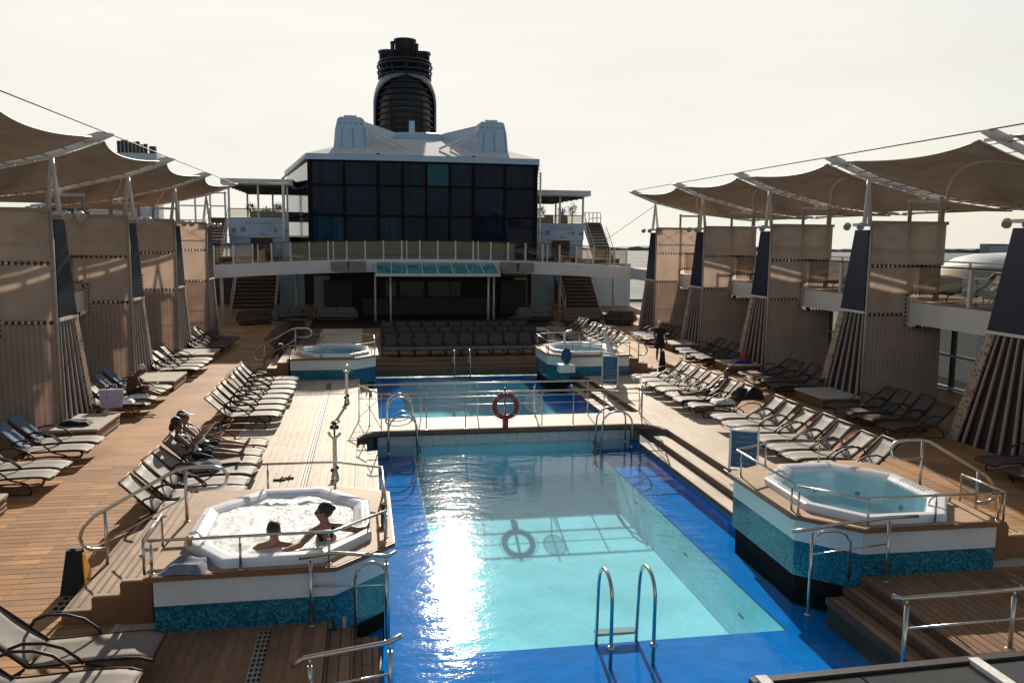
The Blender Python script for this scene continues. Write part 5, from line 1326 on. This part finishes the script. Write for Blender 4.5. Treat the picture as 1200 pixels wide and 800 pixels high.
cafe(-14.5, -10.1, 66, 6.55, 8.95, 'blue white open terrace with lettering, left of the glass lounge', -1)
cafe(9.0, 12.95, 66, 6.4, 8.55, 'blue white open terrace with lettering, right of the glass lounge', 1)
def potted(x, y, z, h, label, spiky=False):
    t = thing('potted_plant', label, 'plant', (x, y, z), 'potted plants on the terraces')
    b = MB(); b.lathe([(.25, 0), (.36, .6), (.34, .62)], (x, y, z), 12); obj('pot', b, 'pot', t)
    b = MB(); b.tube([(x, y, z+.55), (x+.03, y, z+.6+h*.35)], [.06, .04], 6); obj('stem', b, 'trunk', t)
    b = MB(); rnd = random.Random(int(x*100))
    for i in range(170):
        u = rnd.uniform(0, 2*PI); w = rnd.uniform(-1, 1); rr = rnd.uniform(.3, 1)
        p = Vector((x+.42*rr*math.cos(u)*math.sqrt(1-w*w), y+.42*rr*math.sin(u)*math.sqrt(1-w*w), z+.75+h*.6+.4*h*rr*w))
        d = Vector((math.cos(u), math.sin(u), rnd.uniform(.1, 1.6))).normalized()*rnd.uniform(.16, .3); s_ = d.cross(Vector((0, 0, 1))).normalized()*.035
        b.add([p-s_, p+s_, p+d+s_*.2, p+d-s_*.2], [(0, 1, 2, 3)])
    o = obj('foliage', b, 'leaf', t); o['kind'] = 'stuff'
for k, (x, y, h) in enumerate(((9.6, 67, 1.3), (11.4, 67.2, 1.2), (12.2, 67.0, 1.5), (-13.0, 67.4, 1.1), (-11.0, 67.3, 1.2), (-12.2, 70, .9))):
    potted(x, y, 5.8, h, ('potted shrub next to the lounge on the right terrace', 'round potted shrub in the middle of the right terrace', 'spiky potted palm at the right end of the right terrace', 'bushy potted shrub on the left terrace near its left post', 'potted shrub at the right end of the left terrace', 'low potted shrub deeper in the left terrace')[k])
for k, (x, y, r) in enumerate(((10.4, 67.2, 0), (11.7, 67.6, 15), (-12.5, 67.6, 0), (-11.7, 68.0, 10))):
    t = thing('wicker_armchair', ('dark wicker armchair left of the centre post of the right terrace', 'dark wicker armchair right of the centre post of the right terrace', 'dark wicker armchair behind the left terrace parapet, left one', 'dark wicker armchair behind the left terrace parapet, right one')[k], 'armchair', (x, y, 5.2), 'wicker armchairs on the terraces')
    b = MB(); b.box(x-.4, x+.4, y-.4, y+.4, 5.35, 6.1); obj('seat', b, 'furniture_dark', t)
    b = MB(); b.hexa([(x-.42, y+.3, 6.0), (x+.42, y+.3, 6.0), (x+.42, y+.42, 6.0), (x-.42, y+.42, 6.0)], [(x-.36, y+.4, 7.1), (x+.36, y+.4, 7.1), (x+.36, y+.5, 7.1), (x-.36, y+.5, 7.1)]); obj('backrest', b, 'furniture_dark', t)
# stairs beside the terraces
stairs(13.1, 14.5, 63.0, 3.5, 12, .3, .235, 'brown staircase with pale rail right of the right terrace', 'box_wood')
stairs(-15.9, -14.6, 63.0, 3.5, 12, .3, .235, 'brown staircase left of the left terrace', 'box_wood')
b = MB(); b.bar((14.5, 66.8, 6.9), (14.5, 70, 6.9), .05, .05)
for k in range(5): b.box(13.2+k*.33, 13.26+k*.33, 66.7, 66.76, 6.2, 7.3)
b.bar((13.1, 66.7, 7.3), (14.6, 66.7, 7.3), .05, .05)
tag(obj('landing_rail', b, 'mast_paint', loc=(13.8, 66.7, 6.3)), 'pale landing rail at the top of the right terrace stairs', 'railing')
# left upper superstructure seen between the awnings
t = thing('wheelhouse_block', 'white block with green tinted windows seen beyond the left screens', 'building', (-19, 50, 3.3))
b = MB(); b.box(-21, -17.6, 44, 58, 3.3, 5.6); obj('base', b, 'white_paint', t)
b = MB(); b.hexa([(-20.6, 45, 5.6), (-17.8, 45, 5.6), (-17.8, 56, 5.6), (-20.6, 56, 5.6)], [(-20.2, 46.2, 6.8), (-18.2, 46.2, 6.8), (-18.2, 55, 6.8), (-20.2, 55, 6.8)]); obj('cabin', b, 'far_blue', t)
b = MB(); b.box(-20.8, -17.7, 45, 56, 6.82, 7.1); obj('roof', b, 'white_paint', t)
for k in range(4): b = MB(); b.hexa([(-20.4+k*.85, 44.96, 5.6), (-20.3+k*.85, 44.96, 5.6), (-20.3+k*.85, 45.1, 5.6), (-20.4+k*.85, 45.1, 5.6)], [(-20.1+k*.66, 46.1, 6.8), (-20.0+k*.66, 46.1, 6.8), (-20.0+k*.66, 46.3, 6.8), (-20.1+k*.66, 46.3, 6.8)]); obj('window_bar', b, 'white_paint', t)
t = thing('lattice_platform', 'white lattice platform with lamps left of the left terrace', 'platform', (-16.5, 68, 3.5))
for z in (5.2, 6.3, 7.4, 8.4): b = MB(); b.bar((-18.5, 68, z), (-14.9, 68, z), .1, .1); obj('deck_bar', b, 'far_white', t)
for x in (-18.4, -17.2, -16.1, -15.0): b = MB(); b.bar((x, 68, 3.5), (x, 68, 8.5), .12, .12); obj('upright', b, 'far_white', t)
# tall rooftop gear beyond the left awnings
t = thing('radar_gear', 'cluster of dark aerial gear seen above the second left awning', 'aerials', (-33, 90, 8))
b = MB(); b.box(-29.0, -24.9, 90, 92, 4, 13.2); obj('base_block', b, 'far_white', t)
for k in range(8):
    x = -28.6+k*.36; b = MB(); b.box(x, x+.3, 90, 90.3, 13.2, 13.95+.12*(k % 3)+.05*(8-k)); obj('aerial', b, 'lamp_black', t)
b = MB(); b.box(-25.6, -25.0, 90, 90.5, 13.2, 13.9); obj('cabinet', b, 'lamp_black', t)
# far shore buildings and the neighbouring white ship
rr_ = random.Random(5)
for k in range(9):
    x = 1500+k*58; y = 1800+rr_.uniform(-60, 60); h = rr_.uniform(16, 34); w = rr_.uniform(22, 50)
    t = thing('shore_building', f'{ORD[k]} blue grey block from the left in the cluster on the right shore', 'building', (x, y, -27), 'blocks on the far shore')
    b = MB(); b.box(x-w/2, x+w/2, y, y+30, -27.5, -27+h); obj('walls', b, ('far_blue', 'funnel_grey', 'far_blue')[k % 3], t)
    b = MB()
    for q in range(3): b.box(x-w/2+2, x+w/2-2, y-.6, y-.1, -27+h*(.3+.2*q), -27+h*(.3+.2*q)+2.5)
    obj('window_band', b, 'far_white', t)
t = thing('white_ship', 'white rounded top of a neighbouring ship with domes, at the right edge', 'ship', (158, 190, -27))
def hullf(u, v):
    x = 134+75*u; w = 16*math.sin(PI*min(1, u*1.0+.08))**.35
    a = PI*v; return (x, 182-w*math.cos(a), -8+(10.2+.7*math.sin(PI*u)+ .9*u)*min(1, (u*9+.15))**.35*math.sin(a)**.55)
b = MB(); b.grid(hullf, 24, 12); obj('superstructure', b, 'far_white', t)
b = MB(); b.box(132, 215, 168, 200, -27.5, -3); obj('hull', b, 'far_white', t)
for k in range(5): b = MB(); b.box(139+k*9.0, 144+k*9.0, 165.3, 166.2, -2.6, -.6); obj('window', b, 'lamp_black', t)
for k, (x, r) in enumerate(((153, 1.5), (162, 1.2))):
    b = MB(); b.tube([(x, 180, 1.5), (x, 180, 3.4)], .3, 6); b.ball((x, 180, 4.4), r, 10, 8); obj('dome', b, 'far_white', t)
for k in range(8):
    b = MB(); x = 166+k*2.4; b.box(x, x+.7, 180, 181, 2.2, 3.6+.8*(k % 3)); b.box(x-.8, x+1.4, 180, 180.5, 3.0, 3.3); obj('aerial', b, 'funnel_grey', t)
# dark glossy roof corner below the camera
t = thing('glossy_roof', 'dark glossy roof corner with pale strips at the bottom right of the photo', 'roof', (-1, 3, 3))
b = MB(); b.hexa([(-2.40, 1.6, 2.93), (1.4, 1.6, 2.93), (1.4, 3.78, 2.93), (-2.33, 3.69, 2.93)], [(-2.40, 1.6, 3), (1.4, 1.6, 3), (1.4, 3.78, 3), (-2.33, 3.69, 3)]); obj('panel', b, 'black_gloss', t)
b = MB(); b.bar((-2.33, 3.69, 3.0), (1.4, 3.78, 3.0), .05, .03); obj('edge_strip', b, 'lamp_black', t)
for x in (-2.27, -1.07):
    b = MB(); b.hexa([(x, 1.6, 3.0), (x+.06, 1.6, 3.0), (x+.03, 3.71, 3.0), (x-.03, 3.71, 3.0)], [(x, 1.6, 3.025), (x+.06, 1.6, 3.025), (x+.03, 3.71, 3.025), (x-.03, 3.71, 3.025)]); obj('strip', b, 'cloth_white', t)
for x in (-1.75,):
    b = MB(); b.hexa([(x, 1.6, 3.0), (x+.01, 1.6, 3.0), (x+.01, 3.69, 3.0), (x, 3.69, 3.0)], [(x, 1.6, 3.004), (x+.01, 1.6, 3.004), (x+.01, 3.69, 3.004), (x, 3.69, 3.004)]); obj('seam', b, 'dark_void', t)

# ------------------------------------------------------------------ people
def blob(caps, balls):
    bm = bmesh.new()
    for p, r0, q, r1 in caps:
        p = Vector(p); q = Vector(q); d = q-p; L = max(d.length, 1e-4)
        M_ = Matrix.Translation((p+q)/2) @ d.to_track_quat('Z', 'Y').to_matrix().to_4x4()
        bmesh.ops.create_cone(bm, cap_ends=True, segments=14, radius1=r0, radius2=r1, depth=L, matrix=M_)
        for c, r in ((p, r0), (q, r1)): bmesh.ops.create_icosphere(bm, subdivisions=2, radius=r, matrix=Matrix.Translation(c))
    for c, r, *ro in balls:
        M_ = Matrix.Translation(Vector(c)) @ (ro[0] if ro else Matrix.Identity(4)) @ Matrix.Diagonal((*r, 1))
        bmesh.ops.create_icosphere(bm, subdivisions=3, radius=1.0, matrix=M_)
    return bm
def organic(name, caps, balls, mat, parent, vox=.012, sm=4):
    bm = blob(caps, balls); off = ORG[parent.name]; bmesh.ops.translate(bm, verts=bm.verts, vec=-off)
    me = bpy.data.meshes.new(name); bm.to_mesh(me); bm.free(); me.materials.append(MATS[mat])
    o = bpy.data.objects.new(name, me); COL.objects.link(o); o.parent = parent; ORG[o.name] = off
    r = o.modifiers.new('remesh', 'REMESH'); r.mode = 'VOXEL'; r.voxel_size = vox; r.use_smooth_shade = True
    s_ = o.modifiers.new('smooth', 'SMOOTH'); s_.iterations = sm; s_.factor = .5
    return o
def hand(w, d, n, curl=.3):
    w = Vector(w); d = Vector(d).normalized(); n = Vector(n); n = (n-d*n.dot(d)).normalized(); s_ = d.cross(n)
    caps = [(w, .024, w+d*.03, .026)]
    for i, (o_, L) in enumerate(((-.032, .068), (-.011, .078), (.011, .073), (.031, .058))):
        k0 = w+d*.085+s_*o_; caps.append((w+d*.03+s_*o_*.7, .016, k0, .0125))
        d1 = (d-n*curl*.6).normalized(); d2 = (d-n*curl*1.8).normalized()
        k1 = k0+d1*L*.5; caps.append((k0, .0105, k1, .0095)); caps.append((k1, .0095, k1+d2*L*.5, .008))
    t0 = w+d*.03-s_*.028; t1 = t0+(d*.5-s_*.8-n*.3).normalized()*.04; caps += [(t0, .014, t1, .011), (t1, .011, t1+(d*.85-s_*.3-n*.3).normalized()*.035, .009)]
    return caps
def head_parts(c, f, up_=(0, 0, 1)):
    """c head centre, f facing"""
    f = Vector(f).normalized(); u = Vector(up_); u = (u-f*u.dot(f)).normalized(); s_ = f.cross(u)
    Rm = Matrix((s_, f, u)).transposed().to_4x4(); c = Vector(c)
    K = 1.2; P = lambda a, b_, d: c+(s_*a+f*b_+u*d)*K
    balls = [(P(0, -.012, .02), (.074, .092, .095), Rm), (P(0, .022, -.045), (.055, .062, .065), Rm), (P(0, .055, -.078), (.028, .026, .024), Rm),
             (P(0, .096, -.012), (.013, .018, .026), Rm), (P(.076, -.01, -.005), (.010, .020, .030), Rm), (P(-.076, -.01, -.005), (.010, .020, .030), Rm), (P(0, .082, -.048), (.022, .010, .009), Rm), (P(0, .075, .022), (.05, .012, .012), Rm)]
    balls = [(q, tuple(v*K for v in r), R9) for q, r, R9 in balls]
    return balls, P, Rm
def face_bits(P, Rm, parent, glasses=False):
    b = MB()
    if glasses:
        b.add([], [])
        organic('sunglasses', [(P(-.07, .06, .012), .008, P(-.075, -.02, .01), .006), (P(.07, .06, .012), .008, P(.075, -.02, .01), .006)], [(P(-.032, .088, .008), (.032, .012, .024), Rm), (P(.032, .088, .008), (.032, .012, .024), Rm)], 'cloth_black', parent, .006, 1)
    else:
        for s_ in (-1, 1):
            b = MB(); q = P(s_*.030, .081, .006); b.ball(tuple(q), (.011, .009, .008), 8, 6); obj('eye', b, 'cloth_black', parent)
    b = MB(); q = P(0, .090, -.048); b.ball(tuple(q), (.020, .006, .005), 8, 5); obj('lips', b, 'wood_trim', parent)
def person(label, J, skin='skin', group=None, vox=.012, facing=(0, -1, 0), hair='hair_dark', hairstyle='short', cloth=(), head_up=(0, 0, 1), glasses=False, scale=1.0, legs=True):
    base = J['base']; t = thing('person', label, 'person', base, group)
    nk = Vector(J['neck']); hd = nk+(Vector(J['head'])-nk)*.86; ch = Vector(J['chest']); pv = Vector(J['pelvis'])
    sl, sr = Vector(J['sl']), Vector(J['sr']); sax = (sr-sl).normalized()
    up_ = (nk-pv).normalized(); fr = sax.cross(up_).normalized()
    Rm = Matrix((sax, fr, up_)).transposed().to_4x4()
    balls, P, Rh = head_parts(hd, facing, head_up)
    w = (sr-sl).length
    caps = [(nk-up_*.03, .068, hd-Vector(head_up)*.05, .058), (sl, .055, nk-up_*.03, .055), (sr, .055, nk-up_*.03, .055)]
    mid = (ch+pv)/2
    balls += [(ch, (w*.43, .115, .16), Rm), (mid, (w*.36, .10, .15), Rm), (pv, (w*.42, .115, .12), Rm)]
    for k in 'lr':
        s_, e, wr = Vector(J['s'+k]), Vector(J['e'+k]), Vector(J['w'+k])
        caps += [(s_, .062, e, .046), (e, .046, wr, .032)]
        caps += hand(wr, J.get('hd'+k, (wr-e)), J.get('hn'+k, (0, 0, 1)), J.get('curl', .35))
        if legs:
            h = pv+sax*(-.09 if k == 'l' else .09)-up_*.03; kn, an, to = Vector(J['k'+k]), Vector(J['a'+k]), Vector(J['t'+k])
            caps += [(h, .098, kn, .064), (kn, .062, kn.lerp(an, .35), .060), (kn.lerp(an, .35), .060, an, .038), (an, .036, an.lerp(to, .6), .036), (an.lerp(to, .6), .034, to, .022)]
    organic('body', caps, balls, skin, t, vox)
    face_bits(P, Rh, t, glasses)
    # hair
    if hairstyle == 'short': hb = [(P(0, -.022, .035), (.082, .094, .098), Rh)]
    elif hairstyle == 'bun': hb = [(P(0, -.026, .034), (.084, .096, .098), Rh), (P(0, -.118, .05), (.034, .032, .034), Rh)]
    elif hairstyle == 'long': hb = [(P(0, -.03, .03), (.088, .098, .102), Rh), (P(0, -.075, -.08), (.075, .05, .11), Rh)]
    else: hb = []
    if hb: organic('hair', [], [(q, tuple(v*1.2 for v in r), R9) for q, r, R9 in hb], hair, t, .01, 2)
    for (nm, mt, caps_, balls_) in cloth: organic(nm, caps_, balls_, mt, t, vox, 3)
    return t, P, Rh, Rm
# man in the foaming tub, seen from behind
J = dict(base=(-5.55, 11.8, 0.210), pelvis=(-5.55, 11.9, 0.350), chest=(-5.55, 11.78, 0.710), neck=(-5.55, 11.74, 0.930), head=(-5.55, 11.77, 1.100), sl=(-5.74, 11.76, 0.850), sr=(-5.36, 11.76, 0.850),
         el=(-5.95, 11.72, 0.710), er=(-5.2, 11.82, 0.650), wl=(-6.0, 11.95, 0.610), wr=(-5.2, 12.1, 0.570), kl=(-5.65, 12.35, 0.350), kr=(-5.45, 12.35, 0.350), al=(-5.65, 12.45, -0.050), ar=(-5.45, 12.45, -0.050), tl=(-5.65, 12.62, -0.090), tr=(-5.45, 12.62, -0.090))
person('man with short dark hair sitting in the foaming tub, back to the camera', J, facing=(.1, 1, 0), skin='skin', cloth=[('swim_shorts', 'cloth_navy', [((-5.64, 11.9, 0.330), .1, (-5.65, 12.25, 0.350), .085), ((-5.46, 11.9, 0.330), .1, (-5.45, 12.25, 0.350), .085)], [])])
# woman in the tub, face to the left
J = dict(base=(-4.88, 12.0, 0.280), pelvis=(-4.75, 12.15, 0.420), chest=(-4.84, 11.98, 0.820), neck=(-4.86, 11.92, 1.090), head=(-4.87, 11.92, 1.290), sl=(-5.03, 11.88, 0.990), sr=(-4.68, 11.98, 1.020),
         el=(-5.18, 11.62, 0.900), wl=(-5.38, 11.47, 0.890), er=(-4.42, 12.02, 0.940), wr=(-4.25, 12.16, 0.910), hdr=(.1, .15, .25), hnr=(1, 0, 0), kl=(-4.95, 12.6, 0.470), kr=(-4.7, 12.6, 0.470), al=(-4.95, 12.7, 0.020), ar=(-4.7, 12.7, 0.020), tl=(-4.95, 12.9, -0.020), tr=(-4.7, 12.9, -0.020), curl=.5)
w_, P, Rh, Rm = person('woman in black swimsuit and sunglasses with a hair bun, arms along the tub rim', J, facing=(-1, .15, -.05), hairstyle='bun', glasses=True,
       cloth=[('swimsuit', 'cloth_black', [((-4.97, 11.86, 1.010), .026, (-4.9, 11.86, 0.870), .03), ((-4.74, 11.92, 1.040), .026, (-4.78, 11.9, 0.870), .03)], [((-4.84, 11.99, 0.700), (.16, .118, .14), Matrix.Rotation(.28, 4, 'Z'))])])
# two women on loungers
def recliner(label, y, hx, hz, hair, top, top_mat, facing, extra='long', arms='book', glasses=False, skin='skin_dark', sgn=1, x0=-7.95, seat=.47, legdx=0):
    g = lambda x, yy, z: (x0+sgn*x, y+yy, z)
    J = dict(base=g(.2, 0, 0), pelvis=g(.12, 0, seat+.06), chest=g(-.17, 0, seat+.36), neck=g(-.30, 0, seat+.57), head=g(-.34+hx, 0, seat+.75+hz),
             sl=g(-.27, .18*sgn, seat+.50), sr=g(-.27, -.18*sgn, seat+.50), kl=g(.55, .10*sgn, seat+.09), kr=g(.56, -.1*sgn, seat+.05), al=g(.98+legdx, .10*sgn, seat+.02), ar=g(.98+legdx, -.10*sgn, seat+.02),
             tl=g(1.06+legdx, .13*sgn, seat+.16), tr=g(1.06+legdx, -.13*sgn, seat+.16))
    if arms == 'book': J.update(el=g(-.02, .25*sgn, seat+.30), er=g(-.02, -.25*sgn, seat+.30), wl=g(.16, .1*sgn, seat+.42), wr=g(.16, -.1*sgn, seat+.42))
    else: J.update(el=g(.02, .26*sgn, seat+.22), er=g(.02, -.26*sgn, seat+.22), wl=g(.28, .22*sgn, seat+.10), wr=g(.28, -.22*sgn, seat+.1))
    cl = []
    if top: cl.append(('top', top_mat, [], [(g(-.15, 0, seat+.34), (.125, .165, .165), Matrix.Rotation(-.5*sgn, 4, 'Y')), (g(.0, 0, seat+.16), (.12, .155, .12))]))
    cl.append(('shorts', 'cloth_black', [(g(.12, .09, seat+.04), .105, g(.34, .1, seat+.11), .09), (g(.12, -.09, seat+.04), .105, g(.34, -.1, seat+.1), .09)], [(g(.1, 0, seat+.05), (.13, .19, .12))]))
    return person(label, J, skin, None, .014, facing, hair, extra, cl, (-.35*sgn, 0, 1), glasses)
t1, P, Rh, Rm = recliner('woman in a white and blue visor reclining on a sunlit lounger, farther of two', 19.2, 0, -.02, 'hair_dark', True, 'cloth_white', (1, 0, -.15), glasses=True, skin='skin')
organic('sun_visor', [], [(P(0, -.005, .075), (.112, .125, .036), Rh), (P(0, .11, .065), (.10, .09, .014), Rh)], 'cloth_white', t1, .008, 1)
t2, P, Rh, Rm = recliner('dark haired woman in a patterned top reclining nearer than the woman in the visor', 18.42, .04, 0, 'hair_dark', True, 'cloth_pattern', (.9, -.3, -.4))
for nm, x, y, z in (('book', -7.72, 18.42, .98), ('book', -7.73, 19.2, .97)):
    t_ = thing('open_book', 'open book held by the '+('dark haired woman' if y < 19 else 'woman in the visor'), 'book', (x, y, z)); b = MB(); b.hexa([(x, y-.1, z-.07), (x+.1, y-.1, z+.07), (x+.12, y, z+.06), (x+.02, y, z-.08)], [(x+.01, y-.1, z-.065), (x+.11, y-.1, z+.075), (x+.13, y, z+.065), (x+.03, y, z-.075)]); obj('page', b, 'cloth_white', t_)
    b = MB(); b.hexa([(x+.02, y, z-.08), (x+.12, y, z+.06), (x+.1, y+.1, z+.07), (x, y+.1, z-.07)], [(x+.03, y, z-.075), (x+.13, y, z+.065), (x+.11, y+.1, z+.075), (x+.01, y+.1, z-.065)]); obj('page', b, 'cloth_white', t_)
# person lying on the right
recliner('person in dark shorts lying on a sunlit lounger right of the far pool', 23.97, 0, -.05, 'hair_dark', False, None, (-1, 0, .2), 'short', 'rest', skin='skin_dark', sgn=-1, x0=6.35, legdx=.15)
# elderly man reading, sitting sideways on his lounger
J = dict(base=(-11.1, 26.1, 0), pelvis=(-11.25, 26.15, .52), chest=(-11.12, 26.1, .86), neck=(-10.98, 26.05, 1.10), head=(-10.84, 26.0, 1.24), sl=(-11.12, 26.27, 1.02), sr=(-11.02, 25.90, 1.02),
         el=(-10.92, 26.36, .76), er=(-10.85, 25.80, .76), wl=(-10.66, 26.22, .74), wr=(-10.62, 25.92, .72), kl=(-10.78, 26.3, .58), kr=(-10.74, 26.0, .58), al=(-10.36, 26.32, .44), ar=(-10.34, 26.02, .44), tl=(-10.2, 26.34, .5), tr=(-10.18, 26.0, .5))
person('white haired man in a brown shirt bent over a tablet on a left side lounger', J, 'skin_dark', None, .014, (.85, -.1, -.55), 'hair_white', 'short',
       [('shirt', 'cloth_brown', [((-11.12, 26.27, 1.02), .07, (-11.0, 26.33, .86), .055), ((-11.02, 25.90, 1.02), .07, (-10.93, 25.84, .86), .055)], [((-11.12, 26.1, .86), (.17, .21, .19)), ((-11.2, 26.13, .66), (.15, .2, .16))]),
        ('shorts', 'cloth_black', [((-11.2, 26.25, .54), .11, (-10.92, 26.28, .57), .09), ((-11.2, 26.05, .54), .11, (-10.9, 26.02, .57), .09)], [])], head_up=(.5, 0, .85))
t_ = thing('tablet', 'pale tablet held by the white haired man', 'tablet', (-10.55, 26.07, .78)); b = MB(); b.hexa([(-10.60, 25.93, .72), (-10.42, 25.93, .80), (-10.42, 26.2, .80), (-10.60, 26.2, .72)], [(-10.605, 25.93, .735), (-10.425, 25.93, .815), (-10.425, 26.2, .815), (-10.605, 26.2, .735)]); obj('case', b, 'cloth_white', t_)
b = MB(); b.hexa([(-10.59, 25.95, .742), (-10.44, 25.95, .811), (-10.44, 26.18, .811), (-10.59, 26.18, .742)], [(-10.593, 25.95, .745), (-10.443, 25.95, .815), (-10.443, 26.18, .815), (-10.593, 26.18, .745)]); obj('display', b, 'lamp_black', t_)
# standing figures
def stander(label, x, y, z, h, top, bottom, hairc, hairs, skin, face, long_dress):
    k = h/1.70; g = lambda a, c, d: (x+a*k, y+c*k, z+d*k)
    J = dict(base=(x, y, z), pelvis=g(0, 0, .93), chest=g(0, 0, 1.24), neck=g(0, .0, 1.46), head=g(0, -.01, 1.60), sl=g(-.18, 0, 1.38), sr=g(.18, 0, 1.38), el=g(-.25, .02, 1.10), er=g(.26, .02, 1.10),
             wl=g(-.22, -.12, .88), wr=g(.27, -.08, .86), kl=g(-.10, -.02, .50), kr=g(.10, .04, .50), al=g(-.11, .02, .08), ar=g(.11, .12, .08), tl=g(-.13, -.13, .035), tr=g(.13, -.03, .035))
    cl = [('top', top, [(g(-.18, 0, 1.38), .07*k, g(-.225, .01, 1.22), .058*k), (g(.18, 0, 1.38), .07*k, g(.23, .01, 1.22), .058*k)], [(g(0, 0, 1.26), (.185*k, .135*k, .18*k)), (g(0, 0, 1.06), (.17*k, .13*k, .18*k))]),
          ('skirt' if long_dress else 'shorts', bottom, [(g(-.09, 0, .92), .12*k, g(-.11, 0, .62), .125*k), (g(.09, 0, .92), .12*k, g(.11, .02, .62), .125*k)], [(g(0, 0, .9), (.19*k, .14*k, .15*k)), (g(0, .01, .68), (.2*k, .13*k, .12*k)) if long_dress else (g(0, 0, .9), (.1, .1, .1))])]
    return person(label, J, skin, None, .016, face, hairc, hairs, cl)
stander('woman in a dark dress standing on the right deck beside the far loungers', 8.2, 34.3, 0, 1.68, 'cloth_black', 'cloth_black', 'hair_white', 'long', 'skin_dark', (.3, -1, -.1), True)
stander('dark silhouetted person standing on the right upper deck by the rail', 14.75, 39.6, 3.35, 1.75, 'cloth_black', 'cloth_black', 'hair_dark', 'short', 'skin_dark', (-1, -.2, 0), False)
